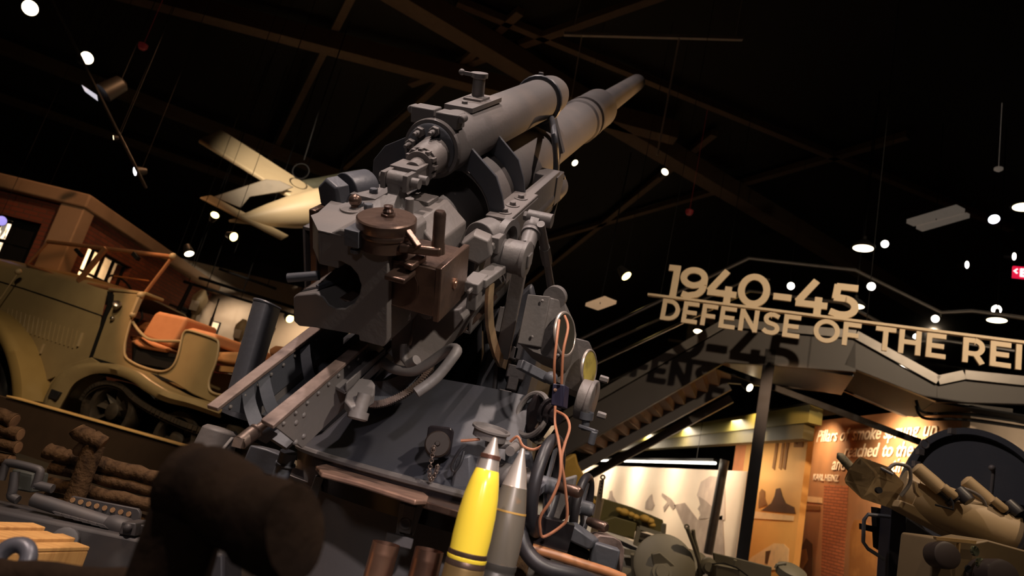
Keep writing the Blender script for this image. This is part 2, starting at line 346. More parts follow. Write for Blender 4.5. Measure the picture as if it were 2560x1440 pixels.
struct('wall_photo', M().prism([(5.2, 13.4, 0), (5.2, 10.9, 0), (5.2, 10.9, 2.86), (5.2, 13.4, 2.93)], (.1, 0, 0)), mat('orange_photo_ground', (.90, .50, .15), .7, 0, (.72, .36, .09), .8, .8))
mu = Fr((5.2, 0, 0), (0, -1, 0), (1, 0, 0), (0, 0, 1))
pt = thing('photo_print', (5.19, 12, 0), 'tall orange photo print of two soldiers in front of a house', 'photo print')
S1, S2 = mat('sepia_dark', (.30, .13, .035), .8, 0, (.5, .24, .07), 3, .8), mat('sepia_deep', (.13, .055, .02), .8)
S3 = mat('sepia_light', (.98, .70, .40), .8)
for i, px in enumerate((1936, 1952, 1962)):
    mural_shape('house_window_print', [(px+8, 1075), (px+14, 1078), (px, 1175), (px-6, 1170)], S1, pt)
mural_shape('frame_beam_print', [(1952, 1056), (1966, 1056), (1998, 1100), (1994, 1112)], S1, pt)
mural_shape('shutter_print', [(1988, 1057), (2012, 1056), (2006, 1118), (1984, 1118)], S1, pt)
mural_shape('soldier_print', [(1896, 1258), (1898, 1232), (1904, 1222), (1912, 1228), (1912, 1246), (1918, 1262), (1896, 1270)], S1, pt)
mural_shape('soldier_print', [(1905, 1275), (1928, 1258), (1936, 1240), (1940, 1222), (1950, 1220), (1955, 1240), (1964, 1258), (1985, 1268), (1988, 1284), (1900, 1276)], S2, pt)
mural_shape('table_print', [(1884, 1278), (1985, 1290), (1983, 1302), (1882, 1296)], S3, pt)
mural_shape('car_print', [(1872, 1400), (1880, 1392), (1912, 1372), (1935, 1358), (1960, 1360), (1972, 1372), (1970, 1420), (1880, 1430)], S3, pt)
mural_shape('car_hole_print', [(1914, 1378), (1926, 1376), (1918, 1410), (1912, 1408)], S2, pt, .012)
ORW = mat('orange_wall_face', (.82, .30, .11), .8)
struct('wall_photo_return', M().prism([(5.2, 13.4, 0), (5.2, 13.95, 0), (5.2, 13.95, 2.93), (5.2, 13.4, 2.93)], (.1, 0, 0)), ORW)
QW = mat('smoke_photo', (.26, .13, .065), .7, 0, (.60, .30, .13), .9, 1, stretch=(1, 1.2, .5), lo=.4, hi=.8)
struct('wall_quote', M().box((6.0, 8.5, 0), (6.15, 13.0, 3.12)), QW)
struct('wall_end', M().box((6.0, 8.35, 0), (12, 8.5, 3.1)), mat('pale_wall', (.42, .33, .25), .85, amt=.3))
def wall_text(s, px, py, size, mt, shear, bold, label, parent, y=-.012):
    p = PX(px, py, 5.985); off = OFF[parent.name]; x0 = 0
    for word in s.split(' '):
        c = bpy.data.curves.new('word', 'FONT'); c.body = word; c.size = size; c.shear = shear; c.offset = bold; c.extrude = .004
        o = bpy.data.objects.new('word', c); SC.collection.objects.link(o); bpy.context.view_layer.update()
        me = bpy.data.meshes.new_from_object(o.evaluated_get(bpy.context.evaluated_depsgraph_get())); bpy.data.objects.remove(o)
        wd = max(vv.co.x for vv in me.vertices)
        for vv in me.vertices:
            q = vv.co.copy(); vv.co = V((5.985 - q.z, p.y - q.x - x0, p.z + q.y)) - off
        me.materials.clear(); me.materials.append(mt)
        ob = bpy.data.objects.new('word', me); SC.collection.objects.link(ob); ob.parent = parent; OFF[ob.name] = off
        x0 += wd + .22*size
TXT = mat('white_print', (.92, .80, .66), .7, amt=0)
qt = thing('wall_quote_text', (5.985, 10.5, 2.4), 'cream italic quotation lettering on the brown smoke photo wall', 'wall text')
wall_text('Pillars of smoke sprung up', 2040, 1105, .30, TXT, .28, .002, '', qt)
wall_text('reached to the sky', 2108, 1142, .30, TXT, .28, .002, '', qt)
wall_text('and', 2078, 1174, .30, TXT, .28, .002, '', qt)
wall_text('time', 2226, 1180, .30, TXT, .28, .002, '', qt)
wall_text('KARL HEINZ', 2032, 1200, .155, TXT, 0, .002, '', qt)
mu = Fr((6.0, 0, 0), (0, -1, 0), (1, 0, 0), (0, 0, 1))
pt = thing('ruin_print', (5.99, 11, 0), 'brown ruin photo with brick column and truck below the wall quotation', 'photo print')
mural_shape('brick_column_print', [(2060, 1212), (2120, 1215), (2108, 1440), (2052, 1440)], brick('print_brick', 'Y', (.50, .17, .07), (.40, .13, .055), (.2, .08, .04), .2, .05), pt)
mural_shape('truck_print', [(1992, 1385), (2015, 1345), (2030, 1360), (2030, 1440), (1975, 1440)], S2, pt)
mural_shape('wheel_print', [(2000, 1375), (2015, 1372), (2020, 1400), (2005, 1425), (1992, 1410)], S1, pt, .012)
mural_shape('soldier_print', [(2122, 1440), (2125, 1330), (2135, 1300), (2160, 1300), (2190, 1330), (2190, 1440)], S1, pt)
mural_shape('log_print', [(1995, 1262), (2050, 1266), (2050, 1276), (1995, 1274)], S1, pt)
mural_shape('log_print', [(2012, 1240), (2055, 1244), (2055, 1258), (2012, 1254)], S3, pt)
# olive beam over the mural room, its strip ceiling and lamp tube
OLV = mat('olive_band', (.22, .19, .045), .5, 0, (.17, .15, .04), 2, .5)
struct('trim_31', M().box((4.6, 9.7, 2.62), (4.8, 32, 2.88)), OLV)
struct('trim_32', M().box((4.64, 9.9, 2.40), (4.8, 32, 2.62)), mat('dark_olive_band', (.10, .085, .035), .6))
struct('ceiling_mural_room', M().box((4.7, 9.9, 2.9), (5.2, 32, 2.96)), BLK)
LT = M().cyl(PX(1452, 1150, 4.0), PX(1788, 1158, 4.0), .022, n=10)
t = thing('fluorescent_lamp', PX(1788, 1158, 4.0), 'long white fluorescent tube glowing above the snow mural', 'lamp')
LT.build('tube', glow('tube_glow', (1, .9, .72), 12), t)
M().bar(PX(1452, 1150, 4.0)+V((0, 0, .05)), PX(1788, 1158, 4.0)+V((0, 0, .05)), .08, .04).build('housing', BLK, t)
for px, py in ((1500, 1151), (1740, 1157)): M().cyl(PX(px, py, 4.0)+V((0, 0, .05)), V((4.0, PX(px, py, 4.0).y, 9.3)), .006, n=5).build('wire', BLK, t)
for y in (12.5, 15.5, 19, 23, 27):
    d = bpy.data.lights.new('mural_wash', 'AREA'); d.energy = 54 + (y-12)*7; d.color = (1, .82, .6); d.size = .5; d.shape = 'RECTANGLE'; d.size_y = 2.5
    o = bpy.data.objects.new('mural_wash', d); SC.collection.objects.link(o); o.location = (3.7, y, 2.3); o.rotation_euler = (V((4.5, y, .9)) - V((3.7, y, 2.3))).to_track_quat('-Z', 'Y').to_euler()
spot('photo_spot', (4.3, 11.4, 3.1), (5.2, 12.0, 1.6), 120, (1, .72, .40), 90, .8, .05)
M().cyl(PD(1812, 1150, 11.5), PD(1770, 1385, 11.2), .075, n=20).build('round_column', mat('dark_iron', (.03, .022, .018), .5, 0, (.06, .04, .03), 9, .6), None, 'dark round iron column standing before the pale soldier mural', 'column')

cdt = thing('conduit_pipe', (6.0, 8.3, 2.3), 'pair of dark conduits running along the pale end wall above the searchlight', 'pipe')
for dy in (0, 14): M().tube([PY(2290, 1000+dy, 8.28), PY(2300, 1025+dy, 8.28), PY(2330, 1034+dy, 8.28), PY(2420, 1036+dy, 8.28), PY(2640, 1068+dy, 8.28)], .018, 8, sub=3).build('pipe', BLK, cdt)
# ================================================================ STAIR BRIDGE
ST = Fr((3.64, 9, 0), TX, TY, (0, 0, 1))
CHAN2 = mat('channel_steel', (.20, .185, .17), .38, .5)
br = thing('stair_bridge', ST(0, .6, 0), 'grey steel stair bridge with glass railings behind the hanging sign', 'stair bridge')
Y1 = 1.5
def tr(*pix): return [(ST.at(px, py, y=0)) for px, py in pix]
for y in (0, Y1):
    M(ST).prism([(x, y, z) for x, _, z in tr((1390, 1065), (1814, 822), (1814, 905), (1390, 1150))], (0, .09, 0)).build('stringer', STEEL, br, bevel=.006)
    M(ST).prism([(x, y, z) for x, _, z in tr((1812, 822), (2140, 850), (2140, 930), (1812, 905))], (0, .09, 0)).build('landing_beam', STEEL, br, bevel=.006)
    M(ST).prism([(x, y, z) for x, _, z in tr((2138, 850), (2345, 965), (2345, 1005), (2110, 912))], (0, .09, 0)).build('stringer', STEEL, br, bevel=.006)
    M(ST).prism([(x, y, z) for x, _, z in tr((2340, 965), (2410, 948), (2640, 972), (2640, 1012), (2340, 1005))], (0, .09, 0)).build('deck_beam', STEEL, br, bevel=.006)
for seg in (((1390, 1052), (1814, 808)), ((1812, 808), (2140, 838)), ((2138, 838), (2345, 952)), ((2343, 952), (2410, 938)), ((2410, 938), (2640, 962))):
    (x0, _, z0), (x1, _, z1) = tr(*seg)
    M(ST).bar((x0, -.03, z0), (x1, -.03, z1), .03, .12, (0, 0, 1)).build('glass_channel', CHAN2, br, bevel=.004)
(a, b), = [(tr((1814, 870))[0], tr((2140, 900))[0])]
M(ST).box((a[0]-.1, .1, a[2]-.1), (b[0], Y1, a[2]-.02)).build('landing_deck', GUND, br)
(x0, _, z0), (x1, _, z1) = tr((1400, 1115), (1814, 880))
n = 13
for i in range(n):
    t_ = (i+.5)/n; x, z = x0+(x1-x0)*t_, z0+(z1-z0)*t_
    M(ST).box((x-.13, .1, z-.02), (x+.12, Y1, z+.02)).box((x+.10, .1, z), (x+.12, Y1, z+.16)).build('stair_tread', mat('tan_tread', (.24, .16, .11), .8) if i == 0 else bpy.data.materials['tan_tread'], br)
M(ST).bar((x0-.2, .25, z0-.62), (x1+.1, .25, z1-.42), .1, .12).build('under_beam', STEEL, br)
M(ST).bar((x0-.2, Y1-.2, z0-.62), (x1+.1, Y1-.2, z1-.42), .1, .12).build('under_beam', STEEL, br)
for i, (px, py) in enumerate(((1440, 1020), (1560, 945), (1690, 880), (1812, 808), (1975, 822), (2140, 838), (2240, 893), (2345, 952), (2410, 938), (2530, 950))):
    pass
RAILT = tr((1400, 872), (1872, 646), (2138, 676), (2352, 782), (2430, 778), (2640, 805))
M(ST).tube([V((x, .0, z)) for x, _, z in RAILT], .028, 8).build('handrail', CHROME, br)
M(ST).tube([V((x, Y1, z)) for x, _, z in RAILT], .028, 8).build('handrail', CHROME, br)
R2 = tr((1400, 905), (1880, 690), (1925, 695))
M(ST).tube([V((x, .08, z)) for x, _, z in R2], .022, 8).build('grab_rail', CHROME, br)
BOT = tr((1400, 1045), (1814, 808), (2140, 838), (2345, 952), (2410, 938), (2640, 962))
tops = [RAILT[0], RAILT[1], RAILT[2], RAILT[3], RAILT[4], RAILT[5]]
for y in (0, Y1):
    for i in range(5):
        (a, b), (c, d) = (BOT[i], BOT[i+1]), (tops[i], tops[i+1])
        M(ST).prism([(a[0], y-.006, a[2]), (b[0], y-.006, b[2]), (d[0], y-.006, d[2]), (c[0], y-.006, c[2])], (0, .012, 0)).build('glass_panel', GLASS, br)
p = tr((1925, 890))[0]
M(ST).box((-.075, .0, 0), (.075, .12, p[2]+.1)).build('post', mat('dark_blue_grey_post', (.012, .012, .015), .8, spec=.15), br, bevel=.006)
M(ST).bar((p[0]-.9, .3, p[2]-.15), (p[0]+1.9, .3, p[2]-.75), .05, .08).build('cable_tray', BLK, br)
(u0, _, w0), (u1, _, w1) = tr((2130, 915), (2345, 1003))
M(ST).prism([(u0, .09, w0), (u1, .09, w1), (u1, Y1, w1), (u0, Y1, w0)], (0, 0, .03)).build('shade_sheet', BLK, br)  # black sheet added to keep the underside of the flight in shade
(u0, _, w0), (u1, _, w1) = tr((2340, 1003), (2640, 1012))
M(ST).prism([(u0, .09, w0), (u1, .09, w0), (u1, Y1, w0), (u0, Y1, w0)], (0, 0, .03)).build('shade_sheet', BLK, br)  # second added sheet, darkens the underside of the right deck
# ================================================================ HANGING SIGN
SG = Fr(ST(0, -1.2, 0), TX, TY, (0, 0, 1))
sg = thing('hanging_sign', SG(.5, 0, 3.56), 'cream hanging sign reading 1940-45 DEFENSE OF THE REICH on a thin bar', 'sign')
zb = 3.56
M(SG).box((-1.56, -.02, zb-.018), (4.2, .05, zb+.012)).build('bar', LETTER, sg)
for x in (-1.4, 1.0, 3.3): M(SG).cyl((x, .015, zb), (x, .015, 9.3), .004, n=5).build('cable', BLK, sg)
def arc(cx, cy, rx, ry, a0, a1, n=22): return [(cx + rx*math.cos(math.radians(a0+(a1-a0)*i/n)), cy + ry*math.sin(math.radians(a0+(a1-a0)*i/n))) for i in range(n+1)]
T = .19
GLY = {   # strokes in a cap-height-1 box: list of polylines, stroke width T
 '1': (.40, [[(.02, .905), (.30, .905)], [(.265, 1), (.265, 0)]]),
 '9': (.82, [arc(.40, .67, .305, .24, 0, 360, 40), arc(.30, .46, .405, .37, 0, -55, 14) + [(.30, .095), (.12, .135)], [(.705, .68), (.705, .48)]]),
 '4': (.86, [[(.50, 1.0), (.07, .33)], [(.02, .29), (.84, .29)], [(.60, .52), (.60, 0)]]),
 '0': (.90, [arc(.44, .5, .345, .41, 0, 360, 44)]),
 '-': (.66, [[(.08, .40), (.56, .40)]]),
 '5': (.82, [[(.70, .905), (.16, .905)], [(.195, .96), (.165, .54)], [(.12, .57), (.36, .57)] + arc(.36, .335, .31, .24, 90, -90, 18) + [(.28, .095), (.05, .16)]]),
 'D': (.90, [[(.12, 0), (.12, 1)], [(.06, .91), (.36, .91)] + arc(.36, .5, .39, .41, 90, -90, 22) + [(.06, .09)]]),
 'E': (.78, [[(.12, 0), (.12, 1)], [(.06, .91), (.70, .91)], [(.06, .5), (.64, .5)], [(.06, .09), (.71, .09)]]),
 'F': (.74, [[(.12, 0), (.12, 1)], [(.06, .91), (.69, .91)], [(.06, .46), (.62, .46)]]),
 'N': (.92, [[(.12, 0), (.12, 1)], [(.10, .97), (.74, .03)], [(.72, 0), (.72, 1)]]),
 'S': (.78, [[(.66, .83), (.44, .91), (.34, .905)] + arc(.34, .71, .20, .195, 90, 250, 14) + [(.46, .48)] + arc(.40, .29, .235, .20, 70, -100, 16) + [(.22, .11), (.07, .21)]]),
 'O': (1.02, [arc(.48, .5, .41, .42, 0, 360, 44)]),
 'T': (.80, [[(.02, .91), (.76, .91)], [(.39, .95), (.39, 0)]]),
 'H': (.92, [[(.12, 0), (.12, 1)], [(.72, 0), (.72, 1)], [(.1, .5), (.74, .5)]]),
 'R': (.86, [[(.12, 0), (.12, 1)], [(.06, .91), (.42, .91)] + arc(.42, .645, .25, .265, 90, -90, 16) + [(.06, .38)], [(.46, .36), (.70, 0)]]),
 'I': (.34, [[(.12, 0), (.12, 1)]]),
 'C': (.86, [arc(.48, .5, .41, .42, 50, 310, 30)]),
 'X': (.8, [[(.06, 1), (.70, 0)], [(.70, 1), (.06, 0)]]), '<': (.6, [[(.5, .85), (.12, .5), (.5, .15)]]),
}
def stroke2d(pl, w):
    n = len(pl); L, R = [], []
    closed = (abs(pl[0][0]-pl[-1][0]) + abs(pl[0][1]-pl[-1][1])) < 1e-6
    for i in range(n):
        a = pl[i-1] if i else (pl[-2] if closed else None); b = pl[i+1] if i < n-1 else (pl[1] if closed else None); c = pl[i]
        def nrm(p, q): dx, dy = q[0]-p[0], q[1]-p[1]; l = math.hypot(dx, dy) or 1; return (-dy/l, dx/l)
        if a is None: nx, ny = nrm(c, b); s = 1
        elif b is None: nx, ny = nrm(a, c); s = 1
        else:
            n1, n2 = nrm(a, c), nrm(c, b); nx, ny = n1[0]+n2[0], n1[1]+n2[1]; l = math.hypot(nx, ny) or 1; nx, ny = nx/l, ny/l
            s = min(1/max(nx*n1[0]+ny*n1[1], .35), 2)
        L.append((c[0]+nx*w/2*s, c[1]+ny*w/2*s)); R.append((c[0]-nx*w/2*s, c[1]-ny*w/2*s))
    return L, R
def letters(fr, txt, x, z, h, th, mt, parent, sp=.0, w=T):
    for ch in txt:
        if ch == ' ': x += .42*h; continue
        wd, st_ = GLY[ch]; mb = M(fr); dy = 0
        for pl in st_:
            L, R = stroke2d(pl, w)
            mb.rings([[(x+p[0]*h, dy, z+p[1]*h), (x+q[0]*h, dy, z+q[1]*h), (x+q[0]*h, dy+th, z+q[1]*h), (x+p[0]*h, dy+th, z+p[1]*h)] for p, q in zip(L, R)])
            dy -= .0006
        mb.build('letter', mt, parent, smooth=30); x += (wd+sp)*h
    return x
letters(SG, '1940-45', -1.36, zb+.01, .43, .035, LETTER, sg, .0)
letters(SG, 'DEFENSE OF THE REICH', -1.36, zb-.31, .28, .035, LETTER, sg, .055)
# ================================================================ ANTI-AIRCRAFT GUN
gun = thing('anti_aircraft_gun', (-.12, 2.95, 0), 'large dark grey anti-aircraft gun with raised barrel and open breech', 'gun')
def gp(name, mb, mt=None, par=None, **k): return mb.build(name, mt or GUN, par or gun, **k)
# barrel with jacket, collars and muzzle
prof = [(.40, .132), (1.90, .134), (1.90, .143), (1.96, .143), (1.97, .134), (2.86, .132), (2.87, .145), (2.95, .145), (2.955, .131), (3.02, .131), (3.025, .145), (3.10, .145), (3.105, .133),
        (3.28, .133), (3.30, .142), (3.50, .142), (3.53, .132), (3.60, .098), (3.7, .09), (5.30, .078), (5.34, .074), (5.345, .044), (5.0, .044)]
barrel = gp('barrel', M(G).lathe((0, 0, 0), (0, 1, -.004), prof, 48))
# recuperator above the barrel
rec = gp('recuperator', M(G).lathe((0.005, .57, .272), (.006, 1, -.001), [(0, .085), (0, .099), (.012, .102), (.03, .102), (.035, .1), (1.24, .1), (1.24, .106), (1.30, .106), (1.30, .1), (1.44, .1), (1.47, .097), (1.52, .085), (1.55, .05), (1.56, 0)], 48))
gp('end_face', M(G).lathe((.005, .575, .272), (0, -1, 0), [(0, .088), (.012, .086), (.016, .08)], 40), GUND, rec)
for dx, dz in ((-.036, .055), (.018, .066), (-.066, .01), (.055, -.05)):
    q = (.005+dx, .56, .272+dz)
    mb = M(G).hexnut(q, (0, -1, 0), .019, .018); mb.lathe((q[0], q[1]-.018, q[2]), (0, -1, 0), [(0, .009), (.02, .009), (.022, .006), (.035, .006)], 10)
    gp('fitting', mb, GUN, rec, bevel=.001)
st = gp('rod_collar', M(G).lathe((.02, .57, .262), (.08, -1, -.06), [(0, .062), (.02, .058), (.11, .056), (.125, .054), (.125, .048), (.15, .047), (.15, .03), (.20, .028)], 36), GUN, rec, bevel=.001)
mb = M(G)
for i in range(12):
    a = i*math.pi/6; mb.box((.032+.049*math.cos(a)-.006, .425, .253+.049*math.sin(a)-.006), (.032+.049*math.cos(a)+.006, .45, .253+.049*math.sin(a)+.006))
gp('castle_ring', mb, GUN, rec)
mb = M(G).box((.052, .27, .21), (.068, .42, .262)).box((-.022, .27, .21), (-.006, .42, .262)).box((-.022, .33, .25), (.068, .42, .268)).box((-.02, .40, .215), (.066, .44, .26))
clv = gp('clevis', mb, GUN, None, bevel=.002)
gp('cross_pin', M(G).cyl((-.035, .30, .236), (.095, .30, .236), .016, n=16), GUN, clv)
gp('retaining_pin', M(G).cyl((.055, .345, .236), (.10, .345, .236), .014, n=14), GUN, clv)
mb = M(G).lathe((-.006, .30, .236), (1, 0, 0), [(0, .027), (.058, .027)], 20)
mb.rings([[(-.002, .275, .235), (.048, .275, .235), (.048, .32, .235), (-.002, .32, .235)], [(.004, .27, .20), (.04, .27, .20), (.04, .315, .20), (.004, .315, .20)], [(-.035, .20, .166), (.055, .20, .166), (.055, .34, .166), (-.035, .34, .166)], [(-.10, .15, .15), (.09, .15, .15), (.09, .40, .15), (-.10, .40, .15)]])
gp('breech_lug', mb, GUN, None, bevel=.002)
gp('lug_plate', M(G).box((.04, .36, .15), (.10, .44, .163)), GUN, None, bevel=.002)
mb = M(G).box((-.13, .28, .15), (-.04, .42, .168))
for q in ((-.075, .33, .168), (-.02, .20, .165), (.035, .20, .163), (-.055, .21, .16)): gp('lug_bolt', M(G).hexnut(q, (0, 0, 1), .014, .014), GUND)
gp('lug_plate', mb, GUN, None, bevel=.002)
gp('stop_pin', M(G).cyl((.112, .20, .15), (.112, .20, .222), .013, n=16), GUN)
# filler valve and saddle on the recuperator
mb = M(G).prism([(-.055, .80, .365), (.055, .80, .365), (.06, 1.10, .366), (-.06, 1.10, .366)], (0, 0, .018)).box((-.035, .93, .38), (.035, 1.03, .392)).hexnut((-.0, .86, .383), (0, 0, 1), .012, .01)
mb.lathe((0, .99, .385), (0, 0, 1), [(0, .034), (.008, .034), (.01, .024), (.075, .024), (.078, .033), (.095, .033), (.095, .027)], 20).bar((.01, .985, .47), (-.05, .96, .475), .014, .014).sph((-.058, .955, .478), .012)
gp('filler_valve', mb, GUN, rec, bevel=.001)
mb = M(G).box((-.085, .59, .345), (-.002, .66, .40)).box((.004, .59, .345), (.085, .66, .395)).cyl((-.09, .60, .385), (-.09, .645, .385), .014).cyl((.088, .60, .38), (.088, .645, .38), .014)
gp('clamp_block', mb, GUN, rec, bevel=.004)
gp('front_valve', M(G).cyl((0, 1.85, .37), (0, 1.85, .40), .012), GUN, rec)
# breech ring: C shaped rear with the loading trough open to the left, full ring in front of it
cpix = [(733, 744), (738, 738), (790, 733), (808, 742), (822, 762), (840, 771), (862, 771), (884, 757), (898, 735), (902, 712), (893, 686), (876, 666), (852, 654), (826, 652), (800, 657), (802, 592), (850, 573), (958, 600), (971, 618), (969, 850), (958, 868), (898, 852), (896, 838), (790, 820), (748, 816), (734, 803)]
mb = M(G).plate(cpix, (0, .24, 0), y=0)
breech = gp('breech_ring', mb, GUN, None, bevel=.004)
mb = M(G).prism([(-.175, .10, -.12), (-.175, .10, .085), (-.12, .10, .15), (.125, .10, .15), (.195, .10, .09), (.195, .10, -.16), (.125, .10, -.19), (-.1, .10, -.19)], (0, .36, 0))
mb2 = M(G).prism([(-.175, .22, -.12), (-.175, .22, .085), (-.12, .22, .15), (.125, .22, .15), (.195, .22, .09), (.195, .22, -.16), (.125, .22, -.19), (-.1, .22, -.19)], (0, .24, 0))
gp('breech_body', mb2, GUN, None, bevel=.006)
mb = M(G).prism([(-.14, .085, .148), (-.06, -.002, .148), (.13, .0, .148), (.125, .24, .148), (-.12, .24, .148)], (0, 0, .004))
gp('breech_top_plate', mb, GUN, None)
gp('breech_cheek', M(G).prism([(-.06, .0, .05), (-.135, .085, .05), (-.172, .24, .05), (.0, .24, .05), (.0, .002, .05)], (0, 0, .098)), GUN, None, bevel=.003)
gp('chamber_ring', M(G).lathe((0, .225, 0), (0, -1, 0), [(0, .074), (.012, .074), (.012, .058), (0, .058)], 32), BRN)
mb = M(G).box((-.15, .05, -.085), (.02, .22, -.07)); gp('trough_liner', mb, BRN, bevel=.004)
gp('extractor', M(G).cyl((-.185, .03, -.035), (-.10, .06, -.018), .014).bar((-.08, .02, -.035), (-.05, .10, -.03), .012, .012), GUND)
# sliding breech block drawn out to the right
mb = M(G).box((.15, .022, -.036), (.285, .20, .108))
blk = gp('breech_block', mb, BRN, None, bevel=.004)
gp('end_plate', M(G).box((.285, .012, -.044), (.303, .212, .118)), BRN, blk, bevel=.003)
gp('firing_pin_cap', M(G).lathe((.303, .112, .035), (1, 0, 0), [(0, .016), (.004, .016), (.004, .009), (.007, .007)], 18), COPPER, blk)
gp('block_stop', M(G).box((.165, -.045, .075), (.225, .03, .09)).bar((.215, -.01, .11), (.225, .06, .118), .028, .018), BRN, blk, bevel=.004)
gp('block_groove', M(G).lathe((.17, .021, .035), (0, -1, 0), [(0, .066), (.001, .066), (.001, .064), (0, .064)], 32), BRN, blk)
# opening crank on top
crk = gp('crank_disc', M(G).lathe((.118, .052, .13), (0, 0, 1), [(0, .076), (.035, .076), (.036, .079), (.046, .081), (.05, .079), (.053, .081), (.078, .081), (.082, .077), (.083, 0)], 48), BRN)
gp('crank_bolt', M(G).hexnut((.118, .06, .213), (0, 0, 1), .02, .008).lathe((.118, .06, .221), (0, 0, 1), [(0, .013), (.006, .015), (.012, .011), (.02, .013), (.022, 0)], 16), BRN, crk)
gp('crank_arm', M(G).prism([(.18, .0, .138), (.18, .06, .138), (.26, .065, .14), (.29, .055, .142), (.29, .025, .142), (.26, .02, .14)], (0, 0, .026)), BRN, crk, bevel=.006)
gp('crank_handle', M(G).lathe((.274, .046, .145), (0, 0, 1), [(0, .02), (.03, .018), (.034, .0165), (.11, .0165), (.118, .012), (.119, 0)], 24), BRN, crk)
gp('crank_wedge', M(G).bar((.19, .03, .195), (.235, .01, .165), .018, .014), BRN, crk, bevel=.003)
bc = G.at(888, 501, y=.2)
lev = gp('lever_base', M(G).lathe((bc[0]-.004, .19, .15), (0, 0, 1), [(0, .036), (.008, .036), (.008, 0)], 28), GUN, None, bevel=.001)
gp('ball_knob', M(G).sph(bc, .0195).cyl((bc[0]-.002, .2, bc[2]-.045), (bc[0], .2, bc[2]-.01), .012), BRN, lev)
q0, q1 = G.at(860, 572, y=-.03), G.at(896, 622, y=-.03)
gp('safety_catch', M(G).box((q0[0], -.03, q1[2]), (q1[0], .04, q0[2])).cyl(((q0[0]+q1[0])/2, -.01, q1[2]), ((q0[0]+q1[0])/2, -.01, q1[2]-.012), .009).hexnut(((q0[0]+q1[0])/2, -.01, q1[2]-.012), (0, 0, -1), .014, .012), GUND, None, bevel=.002)
gp('breech_screw', M(G).lathe(G.at(913, 614, y=.0), (0, -1, 0), [(0, .012), (.004, .012), (.005, .008)], 16), CHAN)
# cradle
mb = M(G)
for x0, x1 in ((.218, .262), (-.262, -.218)):
    y0 = .40 if x0 > 0 else .22
    mb.box((x0, y0, .038), (x1, 1.42, .05)).box((x0, y0, -.285), (x1, 1.0, -.273)).box((x0, y0, -.285), (x0+.008, 1.0, .05)).box((x1-.008, y0, -.285), (x1, 1.0, .05)).prism([(x0, 1.0, .04), (x0, 1.42, .04), (x0, 1.42, -.10), (x0, 1.12, -.13), (x0, 1.0, -.285)], (x1-x0, 0, 0))
mb.box((-.25, .62, -.285), (.25, 1.0, -.22))
cra = gp('cradle', mb, GUN, None, bevel=.002)
gp('channel_web', M(G).box((.224, .425, -.27), (.256, .43, .04)), GUND, cra)
gp('cradle_pad', M(G).box((.195, .64, .05), (.288, .98, .062)).box((.262, .66, -.20), (.29, .98, .05)), GUN, cra, bevel=.004)
for y in (.70, .79, .89): gp('pad_bolt', M(G).lathe((.245, y, .062), (0, 0, 1), [(0, .026), (.003, .026), (.003, 0)], 20).hexnut((.245, y, .065), (0, 0, 1), .013, .012), GUN, cra)
mb = M(G).prism([(-.24, 1.75, -.27), (.285, 1.75, -.27), (.285, 1.75, .04), (.2, 1.75, .04), (-.2, 1.75, .04)], (0, .5, 0))
gp('cradle_front', M(G).box((.16, 1.36, -.10), (.268, 1.48, .035)).box((-.268, 1.36, -.10), (-.16, 1.48, .035)).box((-.2, 1.38, -.20), (.2, 1.44, -.145)), GUN, cra, bevel=.004)
gp('left_cradle_plate', M(G).box((-.225, .20, -.34), (-.20, .52, .12)), BRN, cra, bevel=.004)
gp('left_nut', M(G).hexnut((-.175, .30, .155), (-.35, -1, 0), .055, .05).lathe((-.17, .32, .155), (.35, 1, 0), [(0, .06), (.09, .058), (.1, .05)], 28), GUND, cra, bevel=.003)
# saddle brackets carrying the recuperator
for y, s in ((.69, 1), (.97, .95)):
    for sx in (1, -1):
        o_ = [(.085, .285), (.205, .185), (.232, .12), (.252, .045), (.196, .045), (.176, .10), (.15, .14), (.10, .185), (.045, .178), (.05, .22)]
        if sx < 0: o_ = [(.085, .30), (.23, .22), (.275, .16), (.285, .03), (.22, .03), (.18, .10), (.15, .14), (.10, .185), (.045, .178), (.05, .22)]
        pl = gp('saddle_plate', M(G).prism([(x*sx*s, y, z) for x, z in o_], (0, .014, 0)), GUND, None, bevel=.002)
mb = M(G); grid = []
for i in range(13):
    t_ = i/12; a = math.radians(8 + 70*t_)
    grid.append([(.185*math.cos(a)+.01, y, .185*math.sin(a) + .01) for y in (.70, .84, .975)])
gp('saddle_sheet', mb.sheet(grid, .012), GUN)
gp('saddle_sheet', M(G).sheet([[(-x+.0, y, z) for x, y, z in r] for r in grid], .012), GUN)
gp('front_saddle', M(G).prism([(-.10, 1.83, .20), (.10, 1.83, .20), (.17, 1.83, .03), (.145, 1.83, .02), (.10, 1.83, .115), (0, 1.83, .145), (-.10, 1.83, .115), (-.145, 1.83, .02), (-.17, 1.83, .03)], (0, .04, 0)), GUND, None)
